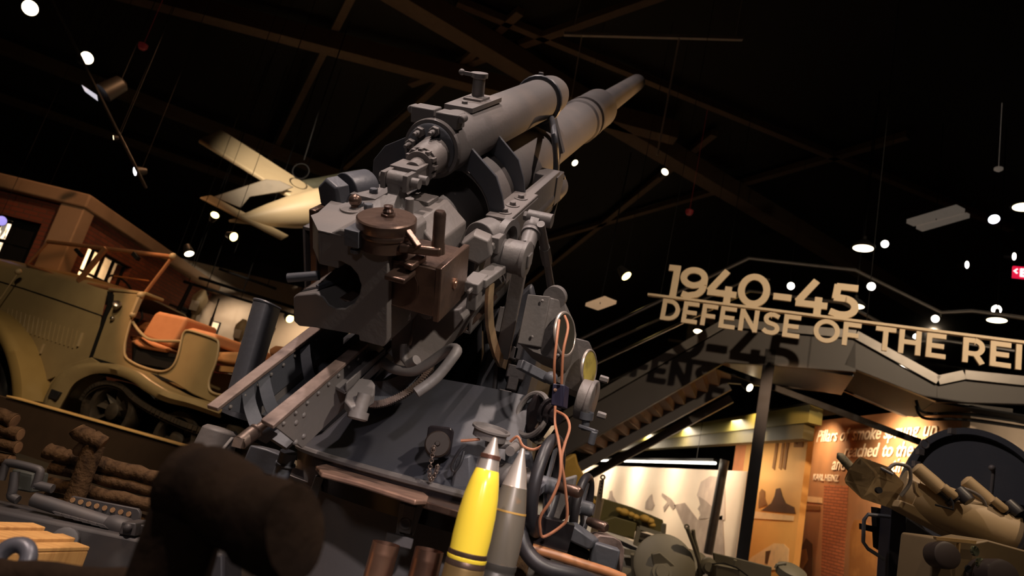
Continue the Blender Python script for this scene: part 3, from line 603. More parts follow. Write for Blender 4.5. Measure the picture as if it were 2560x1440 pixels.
# recoil buffer low at the right, and the hoop rod
gp('recoil_buffer', M(G).lathe((.205, 1.0, -.07), (0, 1, 0), [(0, .062), (.46, .062), (.47, .070), (.58, .069), (.62, .055), (.64, .03), (.645, 0)], 32), GUN)
hp = [G.at(1338, 187, y=1.84), G.at(1364, 215, y=1.84), G.at(1378, 262, y=1.84), G.at(1378, 292, y=1.82), G.at(1386, 340, x=.19), G.at(1391, 400, x=.20), G.at(1388, 450, x=.205), G.at(1377, 500, x=.21)]
hp2 = [hp[0], (0.0, 1.84, .385), hp[1]]
gp('support_rod', M(G).tube(hp[3:], .0155, 12, sub=4), GUND)
gp('band_clamp', M(G).tube([(.112*math.cos(math.radians(a)) + .012, 1.82, .27 + .112*math.sin(math.radians(a))) for a in range(-150, 151, 15)], .011, 8), GUND)
q = G.at(1372, 500, x=.225)
gp('rod_bracket', M(G).box((q[0]-.05, q[1]-.06, q[2]-.05), (q[0]+.02, q[1]+.05, q[2]+.012)).hexnut((q[0]-.01, q[1]-.06, q[2]-.02), (0, -1, 0), .018, .02), GUND, None, bevel=.003)
q = G.at(1405, 455, x=.25)
gp('spanner_clip', M(G).torus(q, (1, 0, 0), .028, .009, 20, 8).bar((q[0], q[1]-.02, q[2]-.02), (q[0], q[1]-.10, q[2]-.14), .014, .01), GUND)
# right side: trunnion nut, hub, levers, brass quadrant
def gx(px, py, x=.33): return V(G.at(px, py, x=x))
n0 = gx(1235, 608, .30)
gp('trunnion_nut', M(G).hexnut(n0 + V((-.04, -.03, 0)), (.25, -1, .1), .052, .075).lathe(n0 + V((-.05, 0, 0)), (.25, 1, 0), [(0, .06), (.07, .06)], 30), GUN, None, bevel=.003)
c0 = gx(1262, 606, .32)
gp('quadrant_ring', M(G).lathe(c0 + V((-.015, .03, 0)), (1, -.15, 0), [(0, .072), (.026, .072), (.026, .05), (0, .05)], 34), GUN, None)
h0 = gx(1312, 648, .40)
hub = gp('hub', M(G).lathe(h0 + V((-.10, 0, 0)), (1, 0, 0), [(0, .052), (.035, .052), (.036, .056), (.095, .056), (.096, .061), (.108, .061), (.112, .055), (.112, 0)], 36), GUN)
gp('hub_boss', M(G).box(h0 + V((.012, -.022, -.022)), h0 + V((.02, .022, .022))), GUN, hub, bevel=.003)
gp('hub_block', M(G).box(h0 + V((-.13, -.06, .02)), h0 + V((-.075, .0, .075))).hexnut(h0 + V((-.10, -.06, .045)), (0, -1, 0), .018, .02), GUN, hub, bevel=.003)
gp('long_lever', M(G).bar(gx(1300, 672, .36), gx(1255, 893, .34), .022, .05, (1, 0, 0)), GUN, hub, bevel=.003)
gp('sight_arm', M(G).bar(gx(1268, 655, .33), gx(1196, 707, .33), .028, .05, (1, 0, 0)).box(gx(1190, 707, .33)+V((-.035, -.02, -.03)), gx(1200, 707, .33)+V((.015, .03, .02))), GUN, None, bevel=.004)
aq = [(1216, 703), (1212, 735), (1211, 775), (1213, 815), (1220, 855), (1230, 890), (1243, 915), (1262, 925), (1280, 912), (1290, 896)]
inn = [(1228, 706), (1225, 740), (1225, 778), (1228, 812), (1236, 850), (1245, 878), (1256, 893), (1266, 898), (1276, 892), (1284, 884)]
pts = [gx(px, py, .335) for px, py in aq] + [gx(px, py, .335) for px, py in inn[::-1]]
gp('brass_quadrant', M(G).prism(pts, (.012, 0, 0)), BRASS, None, label='bare brass curved guide', bevel=.001)
for px, py in ((1222, 716), (1219, 770), (1262, 910)): gp('guide_rivet', M(G).rivet(gx(px, py, .334), (-1, 0, 0), .006), BRASS)
gp('arm_catch', M(G).box(gx(1188, 740, .33)+V((-.02, -.02, -.04)), gx(1188, 740, .33)+V((.012, .03, .035))).box(gx(1180, 715, .33)+V((-.01, -.015, -.01)), gx(1192, 725, .33)+V((.0, .01, .01))), GUN, None, bevel=.003)
k0, k1 = V(G.at(1340, 545, x=.36)), V(G.at(1316, 618, x=.38))
gp('link_tube', M(G).cyl(k0 + (k1-k0)*.3, k1, .028).lathe(k0 + (k1-k0)*.33, k1-k0, [(0, .026), (0, .034), (.02, .034), (.025, .03), (.03, .034), (.045, .034), (.045, .026)], 24).bar(k0, k0 + (k1-k0)*.35, .03, .035), GUN)
gp('link_knuckle', M(G).cyl(k0 + V((-.03, 0, .0)), k0 + V((.06, 0, 0)), .026).hexnut(k0 + V((-.03, 0, 0)), (-1, 0, 0), .018, .015), GUN, None, bevel=.002)
r0, r1 = V(G.at(1352, 560, x=.40)), V(G.at(1382, 745, x=.42))
gp('pointer_rod', M(G).cyl(r0, r0 + (r1-r0)*.35, .014, .018).cyl(r0 + (r1-r0)*.3, r1, .013, .016).lathe(r0 + (r1-r0)*.28, r1-r0, [(0, .02), (.06, .022), (.1, .02)], 8), GUN)
# under the breech: cradle belly and gear arc
def d_(px, py, d): return PD(px, py, d)
bel = M().prism([d_(px, py, 2.12) for px, py in ((985, 795), (1150, 772), (1160, 800), (1120, 850), (1085, 900), (1050, 935), (985, 930), (975, 860))], gR*.02 + gA*.35)
gp('cradle_belly', bel, GUN, None, bevel=.006)
gp('weld_seam', M().tube([d_(1037, 790, 2.1), d_(1033, 815, 2.1), d_(1027, 850, 2.1), d_(1024, 862, 2.1)], .0045, 8), CHAN)
gp('belly_flap', M().prism([d_(px, py, 2.3) for px, py in ((1090, 845), (1190, 790), (1195, 800), (1125, 860), (1080, 880))], gA*.2), BRN)
gp('lug_hook', M().tube([d_(1008, 860, 2.06), d_(1009, 895, 2.06), d_(1020, 910, 2.05), d_(1040, 905, 2.04)], .012, 10).cyl(d_(1022, 912, 2.05), d_(1042, 900, 2.03), .016), GUN)
gp('bent_handle', M().tube([d_(960, 905, 2.12), d_(985, 922, 2.08), d_(1030, 928, 2.04), d_(1065, 913, 2.02), d_(1105, 885, 2.0), d_(1128, 872, 1.98), d_(1141, 874, 1.95), d_(1136, 888, 1.92), d_(1090, 945, 1.9), d_(1040, 982, 1.88)], .0155, 14, sub=4), GUN, None, label='bent grey tube handle below the breech')
gc = d_(905, 760, 2.3); mb = M()
for i in range(40):
    a = math.radians(i*2.2); p = [d_(915, 1008, 2.16), d_(975, 1005, 2.16), d_(1040, 965, 2.16), d_(1080, 915, 2.16)]
sp = spline([d_(880, 1000, 2.2), d_(940, 1008, 2.2), d_(990, 994, 2.2), d_(1040, 962, 2.2), d_(1080, 915, 2.2)], 10)
for p in sp: mb.box(p + V((-.006, -.02, -.014)), p + V((.006, .03, .006)))
up = V((-.02, .02, .06))
mb2 = M().rings([[p, p + V((0, .05, 0)), p + V((-.012, .05, .07)), p + V((-.012, 0, .07))] for p in sp])
ga = gp('elevation_arc', mb2, GUND, None); gp('gear_teeth', mb, CHAN, ga)
gp('shade_filler', M().prism([d_(px, py, 2.62) for px, py in ((752, 1098), (790, 930), (860, 835), (1000, 800), (1060, 850), (1060, 930), (1000, 1015), (880, 1080))], (.0, .25, .0)).prism([d_(px, py, 2.9) for px, py in ((1030, 810), (1205, 740), (1205, 1000), (1000, 1025))], (0, .1, 0)), mat('shade_black', (.03, .03, .034), .7, spec=.2), None, bevel=.02)  # dark filler added behind the gaps, stands in for their shade
# loading tray, two rails and their webs
def tz(px, py, z): return V(G.at(px, py, z=z))
tray = gp('tray_bed', M(G).prism([(-.165, -.20, -.41), (-.03, -.22, -.43), (-.01, .5, -.40), (-.165, .5, -.40)], (0, 0, .01)), GUND, None)
for nm, px in (('tray_rail', ((517, 1012), (544, 1020), (822, 806), (800, 797))), ('tray_rail', ((652, 1048), (683, 1064), (921, 858), (899, 850)))):
    a, b, c, d = [tz(*p, z=-.25) for p in px]
    r_ = gp(nm, M(G).prism([a, b, c, d], (0, 0, -.012)), RAIL, None, label='bare worn wooden looking top strip of the loading tray', bevel=.002)
    ctr0, ctr1 = (a*.3+b*.7), (d*.3+c*.7)
    lo = -.36 if px[0][0] < 600 else -.42
    gp('rail_web', M(G).prism([ctr0 + V((-.004, .012, -.012)), ctr1 + V((-.004, .05, -.012)), V((ctr1.x-.004, ctr1.y+.2, lo)), V((ctr0.x-.004, ctr0.y + .13, lo))], (.008, 0, 0)), GUN if lo < -.4 else GUND, r_, bevel=.001)
    for t_ in [i/9 + .04 for i in range(9)]:
        p = ctr0*(1-t_) + ctr1*t_; gp('rivet', M(G).rivet(p + V((.005, .03, -.03)), (1, 0, 0), .0065), GUN, r_)
    if lo < -.4:
        for px_, py_ in ((757, 1037), (738, 1056), (757, 1090), (738, 1105)): gp('rivet', M(G).rivet(G.at(px_, py_, x=.008), (1, -.3, .2), .009), GUN, r_)
gp('left_web', M(G).prism([(-.165, -.30, -.262), (-.165, .3, -.262), (-.165, .3, -.43), (-.165, -.14, -.43)], (-.008, 0, 0)), GUN)
for px in (((605, 985), (612, 1030), (635, 1085), (665, 1105)), ((645, 955), (655, 1000), (670, 1035), (700, 1050)), ((750, 875), (755, 920), (765, 955), (790, 975))):
    pts = [V(G.at(x, y, z=-.27 - .04*i)) for i, (x, y) in enumerate(px)]
    gp('tray_rib', M(G).rings([[p + V((0, 0, 0)), p + V((.004, .045, 0)), p + V((.004, .045, -.006)), p + V((0, 0, -.006))] for p in spline(pts, 4)]), GUND, tray)
p0, p1 = d_(600, 1107, 1.75), d_(668, 1055, 1.83)
gp('tray_bolt', M().cyl(p0, p1, .012).lathe(p0, p1-p0, [(0, .019), (.045, .02), (.05, .015), (.053, .02), (.058, .02)], 20).box(p0 - V((.012, .02, .012)), p0 + V((.012, .005, .012))), CHAN)
a, b, c, d = [tz(*p, z=-.31) for p in ((832, 962), (862, 978), (960, 890), (935, 872))]
sl = gp('rammer_slide', M(G).prism([a, b, c, d], (0, 0, -.012)).prism([b, c, c + V((.006, 0, 0)), b + V((.006, 0, 0))], (0, 0, .03)).prism([a, d, d + V((-.006, 0, 0)), a + V((-.006, 0, 0))], (0, 0, .014)), GUN, None, bevel=.002)
rp = [(866, 980), (861, 1000), (876, 1018), (900, 1010), (935, 985), (938, 960), (930, 948), (905, 945), (958, 895), (972, 880), (965, 873)]
gp('rammer_head', M(G).prism([tz(x, y, -.30) for x, y in rp], (0, 0, -.035)), GUN, sl, bevel=.005)
gp('slide_foot', M().lathe(d_(912, 985, 1.93), (0, 0, -1), [(0, .02), (.05, .02), (.05, .028), (.07, .028), (.075, .022)], 24), GUN, sl)
gp('slide_bracket', M(G).box((.03, .0, -.44), (.05, .05, -.32)), GUND, sl)
# curved cartridge trough standing behind the tray
tp = [d_(636, 748, 2.5), d_(664, 755, 2.42), d_(700, 772, 2.5)]; bt = [d_(556, 1030, 2.4), d_(584, 1042, 2.32), d_(615, 1052, 2.4)]
def arc3(a, b, c, n=10):
    cps = [a*((1-t)**2) + (b + (b - (a+c)/2))*2*t*(1-t) + c*t*t for t in [i/n for i in range(n+1)]]; return cps
gp('shell_trough', M().sheet([arc3(*tp), arc3(*bt)], .006).tube(arc3(*tp), .006, 6), GUND, None, label='curved upright steel trough left of the breech')
# trunnion column, pedestal housing and decks (world frame)
mb = M().prism([PY(px, py, 2.60) for px, py in ((1205, 780), (1265, 760), (1330, 700), (1345, 760), (1340, 900), (1312, 1000), (1320, 1170), (1160, 1150), (1172, 1060), (1184, 980), (1208, 880))], (.05, .30, 0))
gp('trunnion_column', mb, GUND, None, bevel=.02)
gp('column_flange', M().prism([PY(px, py, 2.59) for px, py in ((1236, 905), (1244, 905), (1236, 1000), (1218, 1110), (1206, 1110), (1226, 1000))], (.006, -.012, 0)), GUN, None, bevel=.004)
for px, py, w_, h_ in ((1258, 800, .05, .1), (1275, 880, .06, .05), (1290, 930, .07, .05), (1262, 985, .05, .03), (1300, 860, .03, .12), (1282, 955, .04, .06)):
    p = PY(px, py, 2.53); gp('column_fitting', M().box(p - V((w_/2, 0, h_/2)), p + V((w_/2, .07, h_/2))), GUN, None, bevel=.004)
CX, CY = .25, 2.95
def sector(prof, a0, a1, th, n=40):
    return M().sheet([[(CX + r*math.cos(math.radians(a0+(a1-a0)*i/n)), CY + r*math.sin(math.radians(a0+(a1-a0)*i/n)), z) for z, r in prof] for i in range(n+1)], th)
gp('pedestal_housing', sector([(.90, .93), (.92, .915), (.96, .86), (1.05, .805), (1.14, .752), (1.24, .70)], 172, 262, .012), mat('housing_paint', (.05, .052, .064), .5, 0, (.07, .068, .072), 4, .5, .08, 50), None, label='smooth dark cone housing')
gp('housing_lip', M().tube([(CX + .935*math.cos(math.radians(a)), CY + .935*math.sin(math.radians(a)), .902) for a in range(172, 263, 3)], .012, 8), GUN)
gp('deck_shade_ring', sector([(.895, .925), (.80, .90), (.79, .70)], 140, 275, .02), BLACK)  # black skirt added to the ring to darken the gap under the lip
sp_ = [(790, 1163), (832, 1157), (940, 1186), (1050, 1222), (1072, 1240), (1068, 1250), (1040, 1249), (900, 1205), (805, 1180)]
gp('bench_seat', M().prism([PZ(px, py, .880) for px, py in sp_], (0, 0, -.014)), mat('worn_bench', (.28, .17, .125), .35, .3, (.14, .085, .07), 14, .8), None, label='worn bare bench rim', bevel=.004)
gp('bench_rail', M().prism([PZ(px, py, .874) for px, py in ((1040, 1222), (1075, 1235), (1180, 1268), (1190, 1290), (1060, 1252))], (0, 0, -.018)), BRN, None, bevel=.003)
gp('pedestal_drum', M().lathe((-.12, 2.95, .12), (0, 0, 1), [(0, .62), (.02, .60), (.66, .58), (.68, .62), (.685, .5)], 64), GUN, None)
gp('base_plate', M().lathe((-.12, 2.95, 0), (0, 0, 1), [(0, .75), (.1, .75), (.12, .7), (.125, .5)], 48), GUND)
for px, py, px2, py2, d in ((800, 1190, 772, 1268, 2.25), (1012, 1258, 1000, 1345, 1.98), (1050, 1255, 1022, 1335, 1.98)):
    gp('bench_leg', M().bar(d_(px, py, d), d_(px2, py2, d), .028, .012), GUN, None, bevel=.002)
gp('bench_latch', M().bar(d_(1028, 1262, 1.96), d_(1012, 1330, 1.96), .035, .02).box(d_(1035, 1248, 1.95) - V((.022, .01, .01)), d_(1035, 1248, 1.95) + V((.022, .01, .01))).torus(d_(1014, 1308, 1.95), (0, 1, 0), .014, .005, 16, 6), GUN, None, bevel=.002)
gp('bench_bracket', M().box(d_(1010, 1340, 1.96) - V((.05, .01, .03)), d_(1010, 1340, 1.96) + V((.03, .02, .0))), GUN, None, bevel=.003)
# connector box with cap and chain
jb = gp('connector_box', M().prism([d_(px, py, 2.02) for px, py in ((1076, 1062), (1128, 1068), (1136, 1078), (1126, 1132), (1118, 1142), (1070, 1136), (1062, 1126), (1070, 1068))], (.0, .08, -.01)), BLACK, None, bevel=.006)
gp('box_cap', M().lathe(d_(1094, 1112, 2.0), (.0, -1, .12), [(0, .038), (.018, .038), (.022, .034), (.022, .008), (.03, .006)], 28), mat('brown_cap', (.022, .015, .012), .55, spec=.25), jb)
mb = M()
cp = spline([d_(1085, 1118, 1.965), d_(1080, 1145, 1.965), d_(1074, 1180, 1.965), d_(1078, 1200, 1.965), d_(1090, 1180, 1.965), d_(1094, 1165, 1.965)], 5)
for i, p in enumerate(cp): mb.torus(p, (1, 0, 0) if i % 2 else (0, 1, 0), .0055, .0016, 10, 5)
gp('cap_chain', mb, CHAN, jb)
# grey indicator boxes on the right
def boxpix(front, ext, d): return M().prism([d_(px, py, d) for px, py in front], ext)
def indicator(fr_pix, d, back, win, wmat, name):
    pts = [d_(px, py, dd) for px, py, dd in fr_pix]
    b = gp(name, M().prism(pts, back), GUN, None, bevel=.006)
    return b
e1 = (d_(1395, 748, 2.3) - d_(1322, 737, 2.25))
b1 = gp('indicator_box', M().prism([d_(1322, 737, 2.25), d_(1296, 858, 2.25), d_(1330, 880, 2.28), d_(1392, 905, 2.3), d_(1408, 880, 2.32), d_(1424, 800, 2.34), d_(1412, 752, 2.34), d_(1372, 741, 2.3)], (.06, .22, 0)), GUN, None, bevel=.006)
gp('box_lid', M().prism([d_(1319, 735, 2.235), d_(1376, 741, 2.27), d_(1352, 868, 2.27), d_(1293, 858, 2.235)], (.004, .02, .0)), GUN, b1, bevel=.003)
for px, py in ((1356, 752), (1330, 842), (1395, 888)): gp('lid_screw', M().rivet(d_(px, py, 2.245), (-.2, -1, .1), .006), GUN, b1)
wn = d_(1412, 835, 2.30); ax = V((.80, -.55, .12)).normalized()
gp('window_rim', M().torus(wn, ax, .072, .006, 32, 8), ALU, b1)
gp('window_glass', M().lathe(wn, ax, [(0, .07), (.004, .07), (.005, 0)], 28), mat('dark_glass', (.05, .045, .035), .08), b1)
gp('top_hood', M().lathe(d_(1385, 745, 2.33), (.2, .6, .35), [(0, .04), (.03, .04), (.035, .034)], 24), GUN, b1)
b2 = gp('indicator_box', M().prism([d_(1398, 872, 2.5), d_(1425, 840, 2.52), d_(1472, 852, 2.56), d_(1482, 875, 2.58), d_(1476, 925, 2.58), d_(1460, 990, 2.55), d_(1430, 975, 2.52), d_(1385, 955, 2.5)], (.06, .22, 0)), GUN, None, bevel=.006)
wn = d_(1472, 922, 2.5); ax = V((.85, -.5, .05)).normalized()
gp('window_rim', M().torus(wn, ax, .068, .006, 32, 8), ALU, b2)
gp('yellow_dial', M().lathe(wn, ax, [(0, .064), (.004, .064), (.005, 0)], 28), mat('yellow_dial_face', (.62, .50, .12), .2, 0, (.25, .2, .06), 20, .9), b2, label='yellow dial behind the round window')
hs = d_(1462, 1000, 2.42); ax = V((.93, -.3, -.1)).normalized()
rh = gp('round_housing', M().lathe(hs - ax*.02, ax, [(0, .05), (.0, .072), (.035, .074), (.036, .08), (.05, .08), (.054, .07), (.054, 0)], 36), GUN, None, bevel=.002)
for px, py in ((1500, 945), (1494, 1035)): gp('wing_nut', M().hexnut(d_(px, py, 2.36), ax, .012, .03), GUN, rh)
cs = d_(1462, 1040, 2.36)
gp('crank_shaft', M().cyl(d_(1468, 1030, 2.36), d_(1462, 1075, 2.36), .014).lathe(d_(1468, 1030, 2.36), d_(1462, 1075, 2.36) - d_(1468, 1030, 2.36), [(0, .024), (.025, .024)], 20), GUND, rh)
gp('crank_lever', M().bar(d_(1450, 1066, 2.36), d_(1492, 1080, 2.32), .03, .014).cyl(d_(1486, 1078, 2.32), d_(1477, 1112, 2.32), .012), GUND, rh, bevel=.004)
gp('link_bar', M().bar(d_(1298, 910, 2.2), d_(1372, 948, 2.25), .03, .03).sph(d_(1378, 945, 2.22), .022), GUND, None, bevel=.002)
mb = boxpix(((1382, 958), (1412, 962), (1407, 1018), (1376, 1012)), (.02, .035, 0), 2.05)
sb = gp('switch_box', mb, mat('navy_box', (.03, .028, .06), .4), None, bevel=.003)
gp('switch_mark', M().lathe(d_(1388, 975, 2.045), (0, -1, 0), [(0, .006), (.003, .005), (.0035, 0)], 12), COPPER, sb)
mt_ = d_(1348, 1020, 2.2)
mo = gp('motor_housing', M().prism([d_(px, py, 2.16) for px, py in ((1338, 978), (1352, 984), (1388, 1012), (1380, 1060), (1352, 1100), (1325, 1105), (1312, 1075), (1316, 1020))], (.03, .16, 0)), BLACK, None, bevel=.012)
gp('motor_flange', M().torus(d_(1330, 1036, 2.15), (-.8, -.6, .1), .07, .009, 32, 8), GUN, mo)
gp('motor_nose', M().lathe(d_(1368, 1030, 2.12), (.7, -.7, -.2), [(0, .045), (.012, .045), (.014, .036), (.03, .034), (.032, .026), (.05, .024), (.05, 0)], 30), BLACK, mo)
gp('motor_strap', M().bar(d_(1376, 1014, 2.1), d_(1340, 1072, 2.1), .01, .006), CHAN, mo)
# handwheels
def wheel(px, py, d, R, r, ax, hx, hy, hd):
    c = d_(px, py, d); ax = V(ax).normalized()
    w_ = gp('handwheel', M().torus(c, ax, R, r, 48, 12), RUBBER, None, label='black handwheel')
    mb = M().lathe(c - ax*.03, ax, [(0, .024), (.06, .024), (.07, .018)], 20); a = ax.orthogonal().normalized(); b = ax.cross(a)
    for k_ in range(3):
        v_ = a*math.cos(k_*2.094+.6) + b*math.sin(k_*2.094+.6); mb.bar(c, c + v_*R, .02, .009, ax)
    gp('wheel_spokes', mb, GUND, w_)
    h0_ = d_(hx, hy, hd[0]); h1_ = d_(hd[2], hd[3], hd[1])
    gp('grip', M().lathe(h0_, h1_-h0_, [(0, .012), (.01, .015), ((h1_-h0_).length*.9, .017), ((h1_-h0_).length, .012)], 18), BRN, w_)
    return c
wc = wheel(1366, 1212, 1.95, .130, .0175, (.93, -.34, .0), 1392, 1216, (1.93, 1.88, 1452, 1232))
wheel(1455, 1268, 2.25, .098, .0145, (.92, -.36, .0), 1470, 1302, (2.2, 2.15, 1517, 1320))
gp('wheel_shaft', M().cyl(wc, wc + V((-.20, .10, 0)), .022).cyl(wc + V((-.06, .02, 0)), wc + V((-.2, .1, 0)), .035), GUN)
gp('gear_box', M().prism([d_(px, py, 2.2) for px, py in ((1360, 1210), (1445, 1185), (1425, 1290), (1400, 1305), (1355, 1290))], (.02, .16, 0)), GUN, None, bevel=.01)
gp('gear_case', M().prism([d_(px, py, 1.98) for px, py in ((1140, 1140), (1180, 1132), (1185, 1280), (1140, 1270), (1120, 1230))], (.05, .16, 0)), GUND, None, bevel=.012)
mb = M().lathe(d_(1222, 1095, 2.0), (0.05, -.25, 1), [(0, .05), (.02, .05), (.024, .058), (.03, .058), (.03, .05), (.022, .048)], 28)
gp('oil_cup', mb, GUN)
gp('shaft_stub', M().cyl(d_(1295, 1112, 2.0), d_(1275, 1128, 1.9), .014).cyl(d_(1215, 1105, 2.0), d_(1295, 1115, 2.02), .014), GUN)
gp('column_foot', M().prism([d_(px, py, 2.05) for px, py in ((1265, 1120), (1330, 1130), (1345, 1200), (1320, 1330), (1258, 1330), (1262, 1200))], (0, .2, 0)), GUND, None, bevel=.01)
gp('hydraulic_hose', M().tube([d_(1308, 1230, 1.95), d_(1303, 1290, 1.9), d_(1300, 1330, 1.86), d_(1318, 1380, 1.84), d_(1360, 1418, 1.83), d_(1440, 1440, 1.85), d_(1520, 1470, 1.9)], .022, 14, sub=5), RUBBER, None, label='thick black bent hose')
# wires
for pts in ([(1398, 800, 2.1), (1392, 850, 2.05), (1386, 910, 2.03), (1387, 958, 2.04)], [(1412, 790, 2.15), (1420, 820, 2.08), (1408, 880, 2.04), (1404, 960, 2.04)],
            [(1388, 1015, 2.03), (1388, 1060, 2.0), (1396, 1100, 1.9), (1402, 1150, 1.85), (1398, 1200, 1.83), (1378, 1250, 1.82), (1352, 1290, 1.83), (1350, 1320, 1.84), (1358, 1342, 1.86), (1400, 1318, 1.86), (1418, 1290, 1.86), (1412, 1210, 1.87), (1404, 1150, 1.88), (1412, 1110, 1.9), (1424, 1070, 1.93), (1415, 1042, 1.97), (1392, 1028, 2.03)],
            [(1276, 1104, 1.98), (1294, 1092, 1.97), (1308, 1115, 1.96), (1335, 1124, 1.95), (1362, 1110, 1.95)], [(1152, 1102, 1.97), (1170, 1101, 1.97), (1200, 1098, 1.97)]):
    gp('wire', M().tube([d_(*p) for p in pts], .0042, 7, sub=5), WIRE)
gp('cable_loop', M().tube([d_(1165, 1112, 1.96), (d_(1150, 1125, 1.95)), d_(1130, 1160, 1.95), d_(1135, 1178, 1.95), d_(1150, 1160, 1.95), d_(1160, 1128, 1.96)], .005, 7, sub=4), RUBBER)
# seat and foot rest at the lower right
ft = gp('foot_rest', M().prism([d_(px, py, 2.0) for px, py in ((1412, 1310), (1422, 1305), (1486, 1352), (1478, 1372), (1468, 1374), (1395, 1340), (1392, 1330))], (.04, .12, 0)), GUND, None, bevel=.006)
gp('tool_box', M().prism([d_(px, py, 2.02) for px, py in ((1488, 1356), (1552, 1376), (1540, 1428), (1472, 1406), (1478, 1380))], (.02, .14, .0)), GUND, ft, bevel=.006)
gp('box_cover', M().prism([d_(px, py, 2.1) for px, py in ((1488, 1345), (1500, 1338), (1535, 1342), (1552, 1352), (1562, 1375), (1556, 1430), (1548, 1430), (1545, 1375), (1492, 1360))], (.0, .12, 0)), RAIL, ft, bevel=.004)
gp('side_wing', M().prism([d_(px, py, 2.06) for px, py in ((1330, 1330), (1400, 1342), (1475, 1378), (1470, 1406), (1420, 1385), (1330, 1360))], (0, .1, 0)), BLK, ft, bevel=.004)
gp('wooden_seat_bar', M().tube([d_(1330, 1370, 1.92), d_(1380, 1385, 1.92), d_(1450, 1408, 1.92), d_(1520, 1430, 1.93), d_(1560, 1446, 1.94)], .0135, 10), mat('orange_wood', (.42, .18, .075), .4, 0, (.3, .11, .04), 20, .7), None, label='orange wooden bar')
gp('pedestal_band', M().lathe((-.12, 2.95, .80), (0, 0, 1), [(0, .605), (.03, .61), (.032, .55)], 48), BLACK)
# outrigger leg at the left with jack, perforated plate and bracket
leg = gp('outrigger_leg', M().prism([PY(-150, 1245, 2.62), PY(360, 1350, 2.62), PY(560, 1385, 2.62), PY(560, 1540, 2.62), PY(-150, 1450, 2.62)], (0, .2, 0)), mat('outrigger_paint', (.05, .047, .05), .55, 0, (.075, .062, .058), 6, .7), None, bevel=.012)
def oy(px, py, y=2.7): return PY(px, py, y)
OUTP = bpy.data.materials['outrigger_paint']
gp('jack_rod', M().cyl(oy(85, 1248), oy(300, 1318), .026, n=18).lathe(oy(268, 1306), oy(300, 1318)-oy(268, 1306), [(0, .026), (.02, .036), (.07, .04), (.09, .03)], 20), OUTP, leg)
pp = [oy(px, py, 2.95) for px, py in ((180, 1240), (344, 1272), (350, 1282), (346, 1308), (160, 1268))]
mb = M().prism(pp, (0, .02, 0)); gp('perforated_plate', mb, OUTP, leg, bevel=.003)
for i in range(8): p = oy(182 + 20*i, 1250 + 5*i, 2.945); gp('plate_hole', M().lathe(p, (0, -1, 0), [(0, .010), (.003, .010), (.003, 0)], 14), CUT, leg)
for i in range(6): gp('step_rib', M().prism([oy(px + 22*i, py + 6*i, 2.66) for px, py in ((130, 1278), (148, 1283), (160, 1292), (140, 1288))], (0, .1, 0)), OUTP, leg)
gp('rod_bearing', M().prism([oy(px, py, 2.62) for px, py in ((305, 1305), (340, 1308), (338, 1342), (296, 1336))], (0, .12, 0)).rivet(oy(320, 1320, 2.62), (0, -1, 0), .018).prism([oy(px, py, 2.66) for px, py in ((342, 1308), (372, 1318), (358, 1342), (340, 1335))], (0, .12, 0)), OUTP, leg, bevel=.004)
gp('loop_bracket', M().tube([oy(2, 1200), oy(14, 1165), oy(24, 1157), oy(90, 1172), oy(100, 1182), oy(88, 1220)], .015, 10, sub=3), OUTP, leg)
gp('bracket_arm', M().tube([oy(38, 1180), oy(32, 1225), oy(28, 1240), oy(45, 1250)], .016, 10, sub=3).cyl(oy(90, 1212), oy(132, 1222), .016), OUTP, leg)
gp('bracket_block', M().prism([oy(px, py, 2.78) for px, py in ((30, 1172), (84, 1184), (76, 1232), (22, 1222))], (0, .1, 0)), mat('grey_green_block', (.06, .066, .06), .6), leg, bevel=.006)
gp('lashing_cleat', M().lathe(oy(165, 1352, 2.6), (.3, -1, .2), [(0, .045), (.04, .045), (.045, .03), (.045, 0)], 16), OUTP, leg, bevel=.003)
gp('leg_foot', M().lathe(d_(555, 1070, 2.35), (-.05, .0, -1), [(0, .05), (.01, .062), (.10, .07), (.10, .085), (.15, .088), (.155, .07)], 28).bar(d_(582, 1095, 2.28), d_(540, 1145, 2.2), .012, .012), GUN, None, bevel=.003)
gp('leg_hinge', M().prism([d_(px, py, 2.2) for px, py in ((625, 1112), (665, 1122), (712, 1140), (690, 1195), (600, 1170))], (0, .12, 0)), GUND, None, bevel=.006)
gp('leg_tube', M().cyl(d_(722, 1130, 2.1), d_(690, 1225, 2.1), .026).torus(d_(714, 1160, 2.1), d_(722, 1130, 2.1)-d_(690, 1225, 2.1), .028, .004, 20, 6), GUND)
# ================================================================ PLATFORM AND HALF-TRACK
HT = Fr((PD(290, 1000, 8).x, PD(290, 1000, 8).y, 0), TX, TY, (0, 0, 1))
e0, e1 = PZ(10, 985, .42), PZ(470, 1115, .42)
pl0 = HT.at(470, 1115, z=.52)
struct('trim_42', M(HT).box((-2.4, pl0[1], 0), (6, pl0[1]+.1, .49)), mat('dark_brown_board', (.05, .028, .017), .7))
mb = M(HT).box((-4.2, pl0[1]+.1, 0), (9, pl0[1]+6.5, .29))
struct('floor_platform', mb, mat('dark_brown_platform', (.055, .032, .02), .6, 0, (.035, .02, .013), 3, .6))
struct('trim_41', M(HT).box((pl0[0]-2.62, pl0[1]-.02, .503), (pl0[0]+.03, pl0[1]+.13, .52)), mat('bright_wood_edge', (.95, .62, .26), .3), bevel=.004)
ht = thing('half_track', HT(.6, .9, .29), 'sand coloured open half-track with orange leather seats on the low platform', 'military vehicle')
def hp_(name, mb, mt=None, par=None, **k): return mb.build(name, mt or SAND, par or ht, **k)
def hx(px, py, y=0): return V(HT.at(px, py, y=y))
def hplate(pix, th=.03, y=0): return M(HT).prism([hx(px, py, y) for px, py in pix], (0, th, 0))
